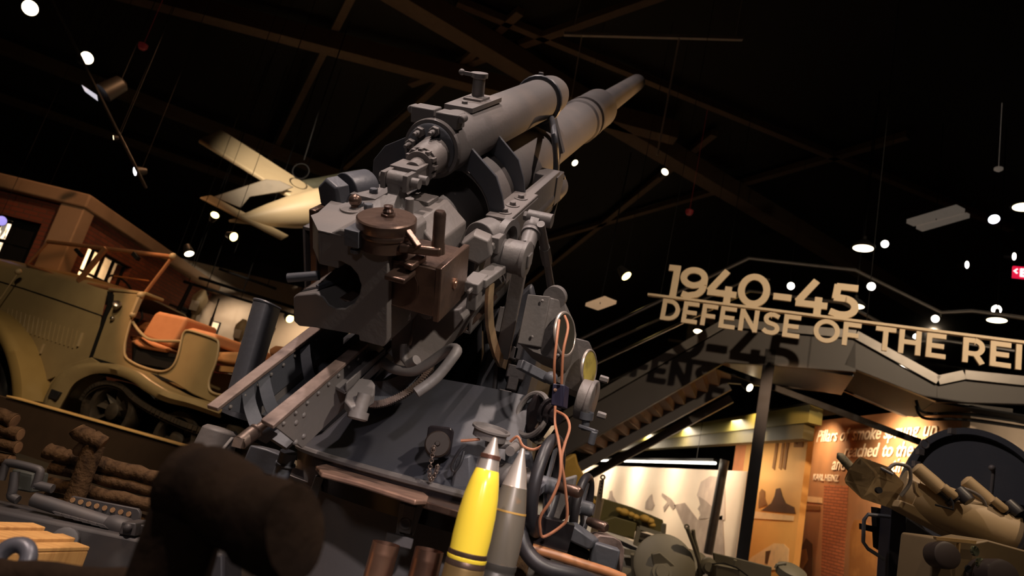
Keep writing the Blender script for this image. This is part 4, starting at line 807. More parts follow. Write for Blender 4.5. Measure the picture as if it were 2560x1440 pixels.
# hood: a long rounded body
hl = [hx(px, py) for px, py in ((-80, 640), (0, 653), (60, 668), (140, 682), (210, 700), (268, 725))]     # upper shoulder line
hb = [hx(px, py) for px, py in ((-80, 880), (0, 880), (80, 890), (120, 950), (180, 925), (235, 893))]
rows = []
for a, b in zip(hl, hb):
    mid = a*.66 + b*.34
    rows.append([b, b*.5+a*.5 + V((0, -.015, 0)), mid + V((0, -.01, 0)), a*.93+b*.07 + V((0, .0, 0)), a + V((0, .05, .0)), a + V((0, .18, .06)), a + V((0, .75, .09)), a + V((0, 1.3, .05)), a + V((0, 1.5, -.1))])
hood = hp_('hood', M(HT).sheet(rows, .02), SAND, smooth=60)
hp_('hood_seam', M(HT).tube([hx(px, py, -.02) for px, py in ((0, 704), (60, 722), (150, 752), (256, 790))], .008, 6), BLK, hood)
mb = M(HT)
for i in range(17):
    x0, y0 = 20 + i*10.8, 770 + i*3.5; p, q = hx(x0, y0, -.025), hx(x0-6-i*.35, y0+44, -.025); mb.bar(p, q, .016, .012, (0, 1, 0))
hp_('louvers', mb, SAND, hood)
mb = M(HT).bar(hx(206, 832, -.03), hx(194, 866, -.03), .022, .02, (0, 1, 0)).bar(hx(110, 860, -.03), hx(101, 884, -.03), .02, .02, (0, 1, 0))
hp_('hood_latch', mb, SANDD, hood)
hp_('width_marker', M(HT).cyl(hx(0, 748, -.15), hx(44, 684, -.15), .008).sph(hx(46, 679, -.15), .042), SANDD)
hp_('hood_gap', hplate(((268, 727), (282, 735), (280, 760), (265, 790), (228, 895), (222, 894), (255, 800), (268, 765)), .02, -.03), BLK)
# cowl and front side body
cowl = [(282, 730), (360, 737), (345, 765), (328, 800), (314, 850), (311, 880), (318, 897), (350, 915), (395, 928), (395, 940), (300, 916), (228, 894), (262, 800), (278, 765)]
hp_('cowl_side', hplate(cowl, .03, -.01), SAND, bevel=.012)
hp_('cowl_top', M(HT).prism([hx(268, 726), hx(362, 737), hx(362, 737) + V((0, .3, 0)), hx(268, 726) + V((0, .3, 0))], (0, 0, .04)), SAND, bevel=.012)
hp_('side_lamp', M(HT).lathe(hx(290, 770, -.03), (.5, -.5, .6), [(0, .035), (.03, .045), (.08, .055), (.085, .05), (.09, 0)], 20), CHROME)
hp_('side_knob', M(HT).sph(hx(281, 796, -.03), .03), CHROME)
hp_('frame_joint', M(HT).bar(hx(352, 738, -.04), hx(334, 784, -.04), .06, .04).sph(hx(352, 738, -.04), .045).sph(hx(332, 787, -.04), .04), SANDD, bevel=.004)
# seat side panel and rear body
seatp = [(395, 928), (420, 925), (436, 910), (446, 885), (455, 845), (460, 832), (470, 826), (500, 834), (538, 848), (546, 858), (545, 880), (538, 910), (528, 935), (522, 955), (524, 975), (540, 985), (570, 990), (620, 1005), (620, 1040), (560, 1020), (480, 985), (440, 960), (395, 940)]
hp_('rear_side', hplate(seatp, .03, -.01), SAND, bevel=.012)
hp_('body_rim', M(HT).tube([hx(px, py, -.02) for px, py in ((360, 737), (345, 765), (328, 800), (314, 850), (311, 880), (318, 897), (350, 915), (395, 928), (420, 925), (436, 910), (446, 885), (455, 845), (460, 832), (470, 826), (500, 834), (538, 848), (546, 858), (545, 880), (538, 910), (528, 935), (522, 955), (524, 975), (540, 985), (570, 990))], .014, 8, sub=3), SANDD)
hp_('far_side', M(HT).prism([hx(px, py, 1.75) for px, py in ((330, 850), (520, 885), (520, 1000), (330, 900))], (0, .04, 0)), SAND)
hp_('body_floor', M(HT).box((-.5, .05, .95), (4.2, 1.75, 1.02)), BLK)
# fenders
def fender(outer, inner, y0, w, nm, mt):
    mb = M(HT); g = []
    o_, i_ = spline([hx(*p) for p in outer], 5), spline([hx(*p) for p in inner], 5)
    for a, b in zip(o_, i_):
        g.append([b + V((0, y0-.02, 0)), b*.5+a*.5 + V((0, y0-.06, 0)), a*.9+b*.1 + V((0, y0-.04, 0)), a + V((0, y0+.04, 0)), a + V((0, y0+w, .02))])
    return hp_(nm, mb.sheet(g, .02), mt, smooth=60)
ff = fender(((-70, 765), (-30, 772), (0, 778), (40, 800), (80, 848), (105, 905), (118, 960), (120, 1010)), ((-70, 800), (-30, 808), (0, 812), (35, 838), (65, 880), (84, 935), (92, 985), (93, 1030)), -.28, .55, 'front_fender', mat('gold_sand_paint', (.34, .235, .09), .35, 0, (.28, .19, .07), 4, .5))
hp_('front_mudflap', hplate(((128, 972), (150, 980), (138, 1000), (118, 994)), .04, -.3), RUBBER, bevel=.006)
rf = fender(((150, 1040), (160, 1000), (185, 955), (225, 928), (270, 918), (330, 922), (380, 938), (420, 965), (470, 992), (530, 1010), (600, 1035)), ((190, 1040), (205, 1012), (230, 970), (262, 950), (290, 943), (330, 946), (372, 962), (405, 986), (455, 1012), (520, 1028), (590, 1052)), -.22, .5, 'rear_fender', SAND)
fi = M(HT).prism([hx(px, py, -.05) for px, py in ((122, 960), (160, 915), (228, 893), (262, 915), (200, 945), (165, 990), (150, 1030), (122, 1010))], (0, .05, 0))
hp_('fender_inner_panel', fi, SAND, bevel=.01)
hp_('fender_gap', hplate(((228, 893), (300, 913), (395, 938), (440, 958), (400, 950), (300, 926), (230, 902)), .02, -.035), BLK)
hp_('wheel_well', M(HT).prism([hx(px, py, .25) for px, py in ((-150, 800), (60, 850), (100, 1000), (560, 1000), (620, 1060), (620, 1140), (-150, 960))], (0, 1.2, 0)), BLK)
# windscreen folded frame
wfm = [hx(px, py, .05) for px, py in ((120, 604), (432, 642))]; wb = [hx(px, py, .05) for px, py in ((68, 662), (360, 736))]
wm = mat('copper_tone_frame', (.44, .20, .095), .38, .3, (.34, .15, .07), 8, .6)
ws = hp_('windscreen_frame', M(HT).cyl(wfm[0], wfm[1], .028).cyl(wb[1], wfm[1], .022).cyl(wb[0], wfm[0], .02).cyl(hx(200, 708, .05), wb[1], .03).cyl(wb[0], hx(200, 708, .05), .018), wm)
hp_('windscreen_post', M(HT).bar(hx(265, 620, .02), hx(196, 704, .02), .07, .04, (0, 1, 0)), wm, ws)
hp_('windscreen_glass', M(HT).prism([wfm[0], wfm[1], wb[1], wb[0]], (0, .006, 0)), glass('amber_glass', (.98, .90, .80)), ws)
hp_('wiper_motor', M(HT).bar(hx(334, 634, .0), hx(346, 648, .0), .05, .05), BLK, ws)
hp_('wiper_motor', M(HT).cyl(hx(190, 624, .0), hx(205, 640, .0), .025), BLK, ws)
hp_('corner_knob', M(HT).sph(hx(432, 641, .04), .045), SANDD, ws)
hp_('grab_wire', M(HT).tube([hx(285, 690, .1), hx(372, 702, .1)], .01, 6), wm, ws)
hp_('steering_wheel', M(HT).torus(hx(300, 722, .7), (.75, 0, .66), .22, .016, 32, 8).cyl(hx(300, 722, .7), hx(330, 760, .7), .02), BLK)
hp_('hand_lever', M(HT).tube([hx(353, 775, .1), hx(355, 795, .12), hx(340, 806, .12), hx(325, 803, .1)], .014, 8, sub=3), BLK)
hp_('strap', M(HT).tube([hx(332, 805, .0), hx(350, 830, .03), hx(380, 850, .03), (hx(455, 853, .0))], .018, 8, sub=4), SANDD)
# seats
def cushion(pix, y, w, nm, mt=LEATH):
    s_ = hp_(nm, M(HT).prism([hx(px, py, y) for px, py in pix], (0, w, 0)), mt, bevel=.045, seg=4); return s_
cushion(((385, 782), (395, 777), (468, 793), (440, 850), (424, 868), (350, 840)), .12, .55, 'seat_back')
cushion(((352, 842), (420, 868), (412, 880), (345, 868), (322, 852)), .10, .6, 'seat_cushion')
cushion(((318, 798), (330, 792), (378, 806), (362, 830), (322, 815)), .95, .6, 'seat_back')
cushion(((322, 836), (360, 842), (355, 860), (322, 850)), .95, .6, 'seat_cushion')
cushion(((452, 838), (460, 822), (478, 818), (540, 834), (536, 865), (500, 850), (460, 860)), .10, 1.5, 'seat_back')
cushion(((530, 878), (600, 878), (600, 912), (530, 905)), .2, 1.4, 'seat_cushion', mat('tan_leather', (.52, .27, .12), .6))
cushion(((668, 872), (685, 862), (712, 866), (700, 885), (672, 890)), .2, 1.4, 'seat_back')
hp_('wood_sill', M(HT).prism([hx(px, py, .1) for px, py in ((530, 912), (590, 918), (590, 932), (530, 926))], (0, .1, 0)), mat('tan_wood', (.38, .2, .08), .6))
hp_('seat_base', hplate(((335, 868), (440, 885), (440, 925), (330, 905)), .5, .15), BLK)
hp_('inner_panel', M(HT).prism([hx(px, py, .7) for px, py in ((520, 930), (620, 940), (620, 1010), (520, 985))], (0, .03, 0)), SAND)
# front wheel, drive sprocket, road wheels and track
def hub_wheel(px, py, R, y, nm, sp):
    c = hx(px, py, y)
    w_ = hp_(nm, M(HT).lathe(c + V((0, .09, 0)), (0, -1, 0), [(0, R), (.02, R+.012), (.16, R+.012), (.18, R), (.18, R-.06), (.15, R-.075), (.05, R-.075), (0, R-.06)], 44), DARKST)
    mb = M(HT).lathe(c, (0, -1, 0), [(-.04, .10), (.05, .10), (.07, .07), (.07, 0)], 24)
    for k_ in range(sp):
        a = k_*2*math.pi/sp; v_ = V((math.cos(a), 0, math.sin(a))); t_ = V((-math.sin(a), 0, math.cos(a)))
        mb.rings([[c + v_*.07 + t_*.02 + V((0, -.03, 0)), c + v_*.07 - t_*.02 + V((0, .04, 0)), c + v_*.07 - t_*.05 + V((0, .04, 0))], [c + v_*(R-.04) + t_*.09 + V((0, -.05, 0)), c + v_*(R-.04) + t_*.02 + V((0, .04, 0)), c + v_*(R-.05) - t_*.02 + V((0, .04, 0))]])
    hp_('wheel_spokes', mb, DARKST, w_)
    return c
sc_ = hub_wheel(288, 1030, .34, -.04, 'drive_sprocket', 9)
hub_wheel(448, 1100, .30, -.04, 'road_wheel', 8)
hub_wheel(560, 1135, .30, .0, 'road_wheel', 8)
cw = hx(0, 960, .05)
hp_('front_tyre', M(HT).torus(hx(-30, 965, .0), (0, 1, 0), .36, .10, 40, 12), RUBBER)
tk = [hx(px, py, -.04) for px, py in ((225, 1045), (232, 1005), (255, 978), (290, 968), (325, 978), (350, 1003), (390, 1030), (440, 1055), (480, 1072), (540, 1092), (620, 1120))]
sp = spline(tk, 5)
trk = hp_('track', M(HT).rings([[p + V((0, -.12, -.02)), p + V((0, -.12, .015)), p + V((0, .16, .015)), p + V((0, .16, -.02))] for p in sp]), DARKST)
mb = M(HT)
for i, (a, b) in enumerate(zip(sp[:-1:1], sp[1::1])):
    m_ = (a+b)/2; d = (b-a).normalized(); nn = V((-d.z, 0, d.x)); nn = nn if nn.z > 0 else -nn
    mb.bar(m_ + V((0, -.14, 0)) + nn*.03, m_ + V((0, .18, 0)) + nn*.03, .06, .05, nn)
hp_('track_pads', mb, DARKST, trk)

# ---- things in the back display room
def pan(px, py, y, s, lab):
    p = PY(px, py, y); t = thing('grenade_launcher', p, lab, 'weapon', 'tan display launchers')
    M().lathe(p, (0, 0, 1), [(0, .06*s), (.3*s, .065*s), (.34*s, .11*s), (.66*s, .21*s), (.78*s, .21*s), (.98*s, .08*s), (1.0*s, .06*s), (1.0*s, 0)], 8).build('warhead', SANDD, t)
    q = p + V((0, -.19*s, .52*s)); M().box(q + V((-.1*s, -.02, -.13*s)), q + V((.1*s, 0, .13*s))).build('paper_label', mat('paper', (.7, .62, .52), .8) if 'paper' not in bpy.data.materials else bpy.data.materials['paper'], t)
    M().cyl(p - V((0, 0, 2.2)), p, .05*s).build('tube', SANDD, t)
pan(476, 815, 15.2, .85, 'tan pointed launcher head with white label behind the orange front seat')
pan(584, 880, 15.2, .75, 'tan pointed launcher head left of the curved steel trough')
WOODD = mat('dark_rifle', (.03, .02, .014), .5)
for i, (a, b, lab) in enumerate((((478, 712), (444, 780), 'black machine gun standing upright nearest the brick house'), ((546, 752), (522, 824), 'dark rifle standing before the framed paper on taupe wall'), ((686, 825), (664, 875), 'dark rifle standing just right of the curved steel trough'))):
    p, q = PY(*a, 15), PY(*b, 15); q2 = q + (q-p)*1.6; r_ = thing('rifle', q2, lab, 'rifle', 'upright display rifles')
    M().cyl(q, p, .05 if i == 0 else .03, .012 if i else .04).box(p + V((-.01, -.02, -.04)), p + V((.01, .02, .05))).build('barrel', BLK, r_)
    M().bar(q2, q, .06, .16, (0, 1, 0)).bar((q2.x, q2.y, 0), q2, .04, .04, (0, 1, 0)).bar(q, q*.6+p*.4, .04, .08, (0, 1, 0)).build('stock', WOODD, r_)
    if i == 0: M().bar(q + V((-.22, 0, .12)), q + V((.22, 0, .05)), .05, .05).build('bipod', BLK, r_)
fr_ = thing('framed_paper', PY(518, 845, 16.98), 'small framed white sheet with red writing on taupe back wall', 'framed paper')
a, b = PY(492, 792, 16.95), PY(538, 848, 16.95)
M().box((a.x, 16.93, b.z), (b.x, 16.97, a.z)).build('frame', BLK, fr_)
M().box((a.x+.03, 16.92, b.z+.03), (b.x-.03, 16.935, a.z-.03)).build('sheet', mat('white_paper', (.82, .74, .62), .8), fr_)
M().tube([(a.x+.1, 16.915, a.z-.2), (a.x+.2, 16.915, a.z-.14), (a.x+.26, 16.915, a.z-.22), (b.x-.1, 16.915, a.z-.16)], .008, 6).build('red_writing', mat('red_ink', (.55, .1, .07), .7), fr_)
p = PY(566, 870, 14.3); M().box(p + V((-.12, 0, -p.z)), p + V((.14, .2, .05))).build('red_display_box', mat('dark_red', (.22, .025, .02), .5), None, 'dark red box beside the second tan launcher head', 'box', bevel=.01)

# ================================================================ LOGS AND CRATE
def log(name, p, q, r, lab, mt=BARK, group='logs of the stacked fence', cut=True, seed=0):
    p, q = V(p), V(q); rr = random.Random(seed); n = 9; pts, rad = [], []
    for i in range(n+1):
        t_ = i/n; pts.append(p.lerp(q, t_) + V((0, rr.uniform(-.08, .08)*r, rr.uniform(-.14, .14)*r))); rad.append(r*rr.uniform(.92, 1.06))
    o = M().tube(pts, rad, 18).build(name, mt, None, lab, 'log', group)
    if cut:
        for a, b in ((pts[0], pts[1]), (pts[-1], pts[-2])):
            d = (a-b).normalized(); M().lathe(a, d, [(-.002, r*.9), (.002, r*.88), (.003, 0)], 16).build('cut_end', CUT, o)
    return o
YL = 3.75
def ly(px, py, y=YL): return PY(px, py, y)
log('log', ly(118, 1128), ly(205, 1152), .04, 'short top log left of the post with a broken end', seed=1)
log('log', ly(236, 1158), ly(430, 1206), .04, 'pale top log right of the post', seed=2)
log('log', ly(128, 1168), ly(450, 1244), .033, 'second log from the top of the stacked fence', seed=3)
log('log', ly(120, 1206, 3.72), ly(452, 1280, 3.72), .034, 'thick third log from the top of the stacked fence', seed=4)
log('log', ly(112, 1246, 3.74), ly(400, 1312, 3.74), .034, 'fourth log down, just above the perforated plate', seed=5)
log('log', ly(112, 1286, 3.75), ly(420, 1352, 3.75), .034, 'lowest visible log of the stacked fence', seed=6)
p = ly(238, 1112, 3.64); log('log_post', p, (p.x, p.y, 0), .05, 'upright bark post in front of the stacked logs', cut=False, seed=7, group='fence posts')
log('log', ly(192, 1076, 3.62), ly(258, 1110, 3.62), .042, 'short thin crosspiece log on top of the upright post', seed=8)
log('log', ly(212, 1110, 3.66), ly(196, 1130, 3.66), .03, 'stub of split wood under the thin crosspiece log', CUT, seed=9)
for i, (a, b, r, lab) in enumerate((((-120, 1002), (38, 1052), .04, 'grey topmost log at the left picture edge'), ((-120, 1040), (52, 1085), .034, 'brown log under the topmost log at left edge'), ((-120, 1085), (45, 1120), .033, 'log with split pale end at left edge'), ((-120, 1128), (28, 1152), .034, 'broken log above the loop bracket at left edge'))):
    log('log', ly(*a), ly(*b), r, lab, group='logs at the left edge', seed=20+i)
log('log', (PD(1312, 1320, 2.35).x, PD(1312, 1320, 2.35).y, 0), PD(1312, 1320, 2.35), .04, 'upright bark log piece behind the black bent hose', group='fence posts', seed=40)
# near, out of focus fence
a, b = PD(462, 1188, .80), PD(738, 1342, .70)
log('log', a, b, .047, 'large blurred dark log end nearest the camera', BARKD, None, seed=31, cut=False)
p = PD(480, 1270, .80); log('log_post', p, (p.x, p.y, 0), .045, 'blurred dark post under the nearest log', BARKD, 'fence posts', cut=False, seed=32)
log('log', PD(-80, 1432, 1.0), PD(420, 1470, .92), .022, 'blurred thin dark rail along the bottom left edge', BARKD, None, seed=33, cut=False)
mr = M().torus(PD(30, 1402, 1.15), (-.1, -1, .35), .026, .014, 28, 10).build('iron_ring', mat('blue_grey_iron', (.09, .09, .11), .4, .3), None, 'grey iron ring at the bottom left corner before the crate', 'ring')
M().bar(PD(30, 1425, 1.15), V((PD(30, 1425, 1.15).x, PD(30, 1425, 1.15).y, 0)), .03, .03, (0, 1, 0)).build('ring_stem', BLK, mr) if False else None
cr = thing('wooden_crate', PZ(100, 1400, .5) * V((1, 1, 0)) if False else (PZ(60, 1380, .52).x, PZ(60, 1380, .52).y, 0), 'light pine crate with planked lid at the lower left', 'crate')
c0, c1, c2, c3 = PZ(222, 1378, .52), PZ(72, 1322, .52), PZ(-120, 1318, .52), PZ(-120, 1386, .52)
pk = [[c0, c1], [c3, c2]]
for i in range(4):
    t0, t1 = i/4+.0, (i+1)/4-.035
    a, b, c, d = c0.lerp(c1, t0), c0.lerp(c1, t1), c3.lerp(c2, t1), c3.lerp(c2, t0)
    M().prism([a, b, c, d], (0, 0, .012 + .008*(i % 2))).build('lid_plank', PINE, cr, bevel=.003)
M().prism([c0, c1, c2, c3], (0, 0, -.52)).build('box_body', PINE, cr, bevel=.004)
# ================================================================ SHELLS AND CASINGS
def shell(px, py, d, ztop, prof, lab):
    p = PD(px, py, d); sc = 1
    t = thing('artillery_shell', (p.x, p.y, 0), lab, 'shell', 'upright shells before the gun')
    for nm, mt, pr in prof:
        M().lathe((p.x, p.y, 0), (0, 0, 1), [(z_, r_) for z_, r_ in ((0, .052), (.012, .052)) if nm == 'casing'] + [(p.z - h*d/1.62, r*d/1.62) for h, r in pr], 40).build(nm, mt, t)
    return t, p
shell(1238, 1092, 1.62, 0, (
    ('fuze', ALU, [(.078, .0265), (.052, .0225), (.046, .022), (.012, .0085), (.003, .006), (0, 0)]),
    ('fuze_band', mat('brown_band', (.16, .07, .05), .3, .5), [(.0525, .0225), (.052, .0245), (.043, .024), (.042, .021)]),
    ('body', YEL, [(.262, .0435), (.23, .0448), (.18, .0440), (.14, .0405), (.11, .0355), (.08, .0285), (.077, .026)]),
    ('driving_band', BRN, [(.296, .0435), (.294, .0460), (.284, .0462), (.28, .0442), (.276, .0442), (.273, .046), (.263, .0455), (.262, .0435)]),
    ('band_paint', YEL, [(.283, .0446), (.279, .0464), (.274, .0464), (.272, .0446)]),
    ('casing', GOLDB, [(.60, .0505), (.45, .047), (.30, .0465), (.295, .0458), (.295, .03)])), 'bright yellow artillery shell with aluminium nose standing before the gun')
shell(1308, 1119, 1.72, 0, (
    ('fuze', ALU, [(.092, .030), (.090, .029), (.055, .0205), (.02, .009), (.004, .0055), (0, 0)]),
    ('body', SHG, [(.262, .0435), (.23, .0445), (.19, .0442), (.15, .0405), (.12, .0352), (.092, .0297), (.091, .027)]),
    ('driving_band', mat('dull_band', (.13, .12, .11), .35, .6), [(.298, .0435), (.296, .046), (.286, .046), (.28, .0435), (.276, .0435), (.272, .0455), (.262, .0455), (.261, .043)]),
    ('paint_ring', mat('ochre_mark', (.45, .26, .06), .6), [(.1502, .0402), (.150, .0412), (.146, .0408), (.1458, .0395)]),
    ('casing', COPPER, [(.60, .0505), (.45, .047), (.305, .0465), (.298, .0458), (.298, .03)])), 'grey-brown worn artillery shell right of the yellow one')
def casing(px, py, d, r, lab):
    p = PD(px, py, d); t = thing('shell_casing', (p.x, p.y, 0), lab, 'shell casing', 'empty casings before the gun')
    M().lathe((p.x, p.y, 0), (0, 0, 1), [(.0, r*1.2), (.012, r*1.2), (.016, r*1.12), (.45, r*1.1), (p.z-.10, r), (p.z-.03, r), (p.z-.028, r*1.012), (p.z-.022, r), (p.z, r), (p.z, r*.95), (.05, r*.95), (.05, 0)], 40).build('body', COPPER, t)
casing(966, 1358, 1.78, .0365, 'left empty copper casing left of the yellow shell')
casing(1074, 1374, 1.74, .0375, 'empty copper casing next to the yellow shell')

# ================================================================ FLYING BOMB HUNG FROM THE ROOF
vb = thing('flying_bomb', PD(800, 520, 13.5), 'cream finned flying bomb hung under the roof with one wing raised left', 'flying bomb')
VM = mat('cream_bomb_paint', (.52, .42, .27), .5, 0, (.44, .34, .21), 2, .5)
VD = mat('dark_green_upper', (.10, .10, .07), .5)
t0, t1 = PD(572, 553, 12.4), PD(870, 510, 13.8); ax = (t1-t0).normalized(); L = (t1-t0).length
M().lathe(t0, ax, [(0, .02), (.25, .085), (.7, .21), (1.2, .32), (1.7, .39), (2.3, .42), (L+2.0, .42), (L+3.2, .25), (L+3.9, .03)], 40).build('fuselage', VM, vb)
def wing(pix, d, th, nm, mt=VM):
    pts = [PD(px, py, dd) for (px, py), dd in zip(pix, d)]
    n_ = (pts[1]-pts[0]).cross(pts[2]-pts[0]).normalized()
    return M().prism(pts, n_*th).build(nm, mt, vb, bevel=th*.35)
wing(((497, 346), (553, 322), (806, 484), (735, 494)), (13.2, 13.9, 14.1, 13.2), .10, 'wing')
wing(((500, 492), (527, 487), (722, 588), (705, 597)), (12.2, 12.6, 12.9, 12.5), .04, 'tailplane')
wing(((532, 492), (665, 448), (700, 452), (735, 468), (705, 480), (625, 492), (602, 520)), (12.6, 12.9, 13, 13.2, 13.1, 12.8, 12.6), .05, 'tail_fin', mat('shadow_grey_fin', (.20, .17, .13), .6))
M().lathe(PD(735, 472, 14.8), PD(990, 440, 16.4)-PD(735, 472, 14.8), [(0, .16), (.6, .18), (1.6, .26), (2.4, .28), (3.0, .25)], 30).build('pulse_jet', VD, vb)
M().cyl(PD(760, 400, 13.5), PD(795, 285, 13.6), .012, n=6).torus(PD(752, 428, 13.4), (0, 1, 0), .16, .012, 20, 6).cyl(PD(795, 285, 13.6), PD(795, 285, 13.6)+V((0, 0, 2.2)), .012, n=6).build('hanging_cable', BLK, vb)

# ================================================================ LAMPS
HOUSE = mat('black_lamp_body', (.012, .011, .011), .5)
def lamp(px, py, d, rp, gl, lab, asp=.75, tilt=0, depth=2.4, top=9.29, grp='ceiling spotlights'):
    c = PD(px, py, d); r = rp*d/FPX; toc = (EYE - c).normalized()
    side = CR*math.cos(math.radians(tilt)) + CU*math.sin(math.radians(tilt))
    a = (toc*asp + CU.cross(toc).cross(toc)*0 + side*math.sqrt(1-asp*asp)).normalized()
    t = thing('spotlight', c, lab, 'spotlight', grp)
    M().lathe(c + a*.004, -a, [(0, r*1.08), (r*.15, r*1.14), (r*.9, r*1.05), (r*depth, r*.7), (r*depth*1.05, 0)], 22).build('lamp_body', HOUSE, t)
    M().lathe(c + a*.004, a, [(0, r), (r*.1, r*.8), (r*.12, 0)], 22).build('lens', gl, t)
    b = c - a*r*1.2
    M().cyl(b, (b.x, b.y, top), .004, n=6).build('stem', BLK, t)
def pend(px, py, d, rp, lab):
    c = PD(px, py, d); r = rp*d/FPX
    t = thing('pendant_lamp', c, lab, 'pendant lamp', 'dome pendant lamps')
    M().lathe(c, (0, 0, 1), [(0, r), (r*.25, r*.92), (r*.6, r*.5), (r*.8, r*.2), (r*1.1, r*.18), (r*1.1, 0)], 28).build('shade', HOUSE, t)
    M().lathe(c + V((0, 0, .01)), (0, 0, -1), [(0, r*.96), (r*.08, r*.7), (r*.1, 0)], 28).build('bulb_glow', LAMPW, t)
    M().cyl(c + V((0, 0, r)), (c.x, c.y, 9.3), .01, n=6).build('cord', BLK, t)
lamp(75, 20, 8.5, 18, LAMPW, 'big round spotlight in the top left corner', .9, 0)
lamp(217, 145, 9.5, 15, LAMPW, 'round spotlight second from the top left corner', .85, 20)
lamp(338, 428, 10.5, 11, LAMPC, 'white spotlight at the foot of the left lamp row', .6, 180)
lamp(537, 538, 10.5, 10, LAMPY, 'yellowish spotlight just left of the flying bomb tail', .7, 60)
lamp(584, 592, 9.0, 11, LAMPY, 'yellow spotlight below the flying bomb tail', .7, -20)
lamp(473, 634, 10, 11, LAMPW, 'spotlight low above the taupe room wall with amber face', .5, -75)
lamp(1437, 407, 12, 8, LAMPW, 'small spotlight right of the gun barrel', .7, -45)
lamp(1662, 430, 12, 9, LAMPW, 'small spotlight under the tall hanging pole', .8, 45)
lamp(1566, 690, 11, 13, LAMPY, 'spotlight left of the 1940 sign', .6, -50)
lamp(2212, 610, 13, 9, LAMPN, 'white spotlight beside the pendant above the sign', .95, 0)
lamp(2485, 548, 13, 12, LAMPC, 'bluish white spotlight near the right edge below ceiling strips', .9, -60)
lamp(2417, 662, 15, 9, LAMPN, 'small white spotlight left of the exit sign', .7, 0)
lamp(2535, 641, 15, 9, LAMPN, 'small white spotlight above the exit sign', .7, 0)
lamp(1977, 715, 14, 9, LAMPN, 'white spotlight seen above the dash of 1940-45', .95, 0)
lamp(2178, 716, 14, 10, LAMPN, 'white spotlight seen right of the sign digit 5', .95, 0)
lamp(2338, 797, 14, 9, LAMPN, 'white spotlight behind the right stair handrail', .95, 0)
lamp(2491, 774, 14, 11, LAMPN, 'white spotlight right above the pendant over the deck', .95, 0)
lamp(2291, 843, 14, 9, LAMPN, 'spotlight glowing behind the sign letter T', .9, 0)
lamp(1745, 829, 14, 11, LAMPW, 'spotlight low behind the left stair glass', .5, 80)
lamp(1874, 969, 10.6, 10, LAMPW, 'spotlight under the bridge landing beside the post', .75, -30, top=PD(1874, 969, 10.6).z + .02)
lamp(725, 797, 15.4, 10, LAMPY, 'greenish yellow spotlight on pipes left of the breech', .8, -40, top=PD(725, 797, 15.4).z + .5)
lamp(410, 732, 15, 8, LAMPN, 'small spotlight hung at the corner of the brick house', .6, -80)
lamp(285, 344, 10.5, 6, LAMPW, 'dim small spotlight in the middle of the left lamp row', .4, 180)
lamp(4, 552, 10.5, 12, mat('violet_lens', (.25, .22, .6), emit=1.5), 'violet tinted spotlight at the left edge before house window', .7, 0)
lamp(76, 588, 11.9, 11, LAMPW, 'lamp seen through the front window of the brick house', .5, -80)
pend(2158, 621, 12, 29, 'large glowing pendant above the sign digits')
pend(2560, 518, 11, 30, 'glowing pendant cut by the right picture edge')
pend(2492, 801, 12, 27, 'glowing pendant above the right bridge deck')
pend(2138, 766, 12.5, 26, 'pendant partly hidden behind the sign digit 5')
pend(511, 735, 15.6, 12, 'small glowing pendant before the taupe back wall')
# barn door lamps, hanging pole, ceiling strips, exit sign, small ceiling items
p = PD(238, 236, 9.8); t = thing('barndoor_lamp', p, 'black barn door lamp with a bright white flap in the left row', 'stage lamp')
M().prism([PD(204, 212, 9.8), PD(240, 236, 9.8), PD(242, 250, 9.8), PD(212, 228, 9.8)], (.0, .03, 0)).build('lit_flap', mat('flap_glow', (.9, .85, .95), .6, emit=.7), t)  # flap glows by itself in place of lamplight falling on it
M().lathe(p + V((.1, 0, .05)), (.4, .3, .8), [(0, .14), (.3, .12), (.34, .06), (.34, 0)], 20).build('lamp_body', HOUSE, t)
M().cyl(p + V((.2, .1, .3)), (p.x+.2, p.y+.1, 9.3), .006, n=6).build('stem', BLK, t)
t = thing('lighting_bar', PD(250, 200, 9.5), 'thin black lighting bar sloping along the left lamp row', 'lighting bar')
M().cyl(PD(130, 0, 8.8), PD(365, 470, 10.6), .022, n=8).build('bar', HOUSE, t)
for px, py in ((190, 110), (300, 340)):
    q = PD(px, py, 9.6); M().cyl(q, (q.x, q.y, 9.29), .004, n=6).build('rod', BLK, t)
t = thing('hanging_pole', PD(1645, 390, 10), 'slim grey pole hanging from a short ceiling rail', 'hanging pole')
GREY = mat('mid_grey_pole', (.55, .47, .42), .6)
M().cyl(PD(1698, 95, 10), PD(1643, 388, 10), .014, n=8).build('pole', GREY, t)
M().bar(PD(1410, 85, 10), PD(1856, 97, 10), .05, .05).build('rail', GREY, t)
M().cyl(PD(1455, 88, 10), PD(1428, 250, 10), .008, n=6).build('rod', GREY, t)
for px in (1430, 1840):
    q = PD(px, 88, 10); M().cyl(q, (q.x, q.y, 9.3), .006, n=5).build('wire', GREY, t)
FIX = mat('cream_fixture_glow', (.62, .50, .40), .6, emit=.12)
t = thing('ceiling_fixture', PD(2340, 550, 12.5), 'pair of cream fluorescent fixture strips on the dark ceiling at right', 'ceiling light')
for px in (((2266, 558), (2390, 521), (2412, 532), (2284, 566)), ((2290, 572), (2416, 541), (2424, 545), (2306, 579))):
    M().prism([PD(x, y, 12.5) for x, y in px], (0, 0, .08)).build('strip', FIX, t)
M().cyl(PD(2340, 550, 12.5), PD(2340, 550, 12.5) + V((0, 0, 2)), .01, n=6).build('cord', BLK, t)
t = thing('ceiling_fixture', PD(1500, 760, 12), 'cream fluorescent fixture beyond the gun below the spotlights', 'ceiling light')
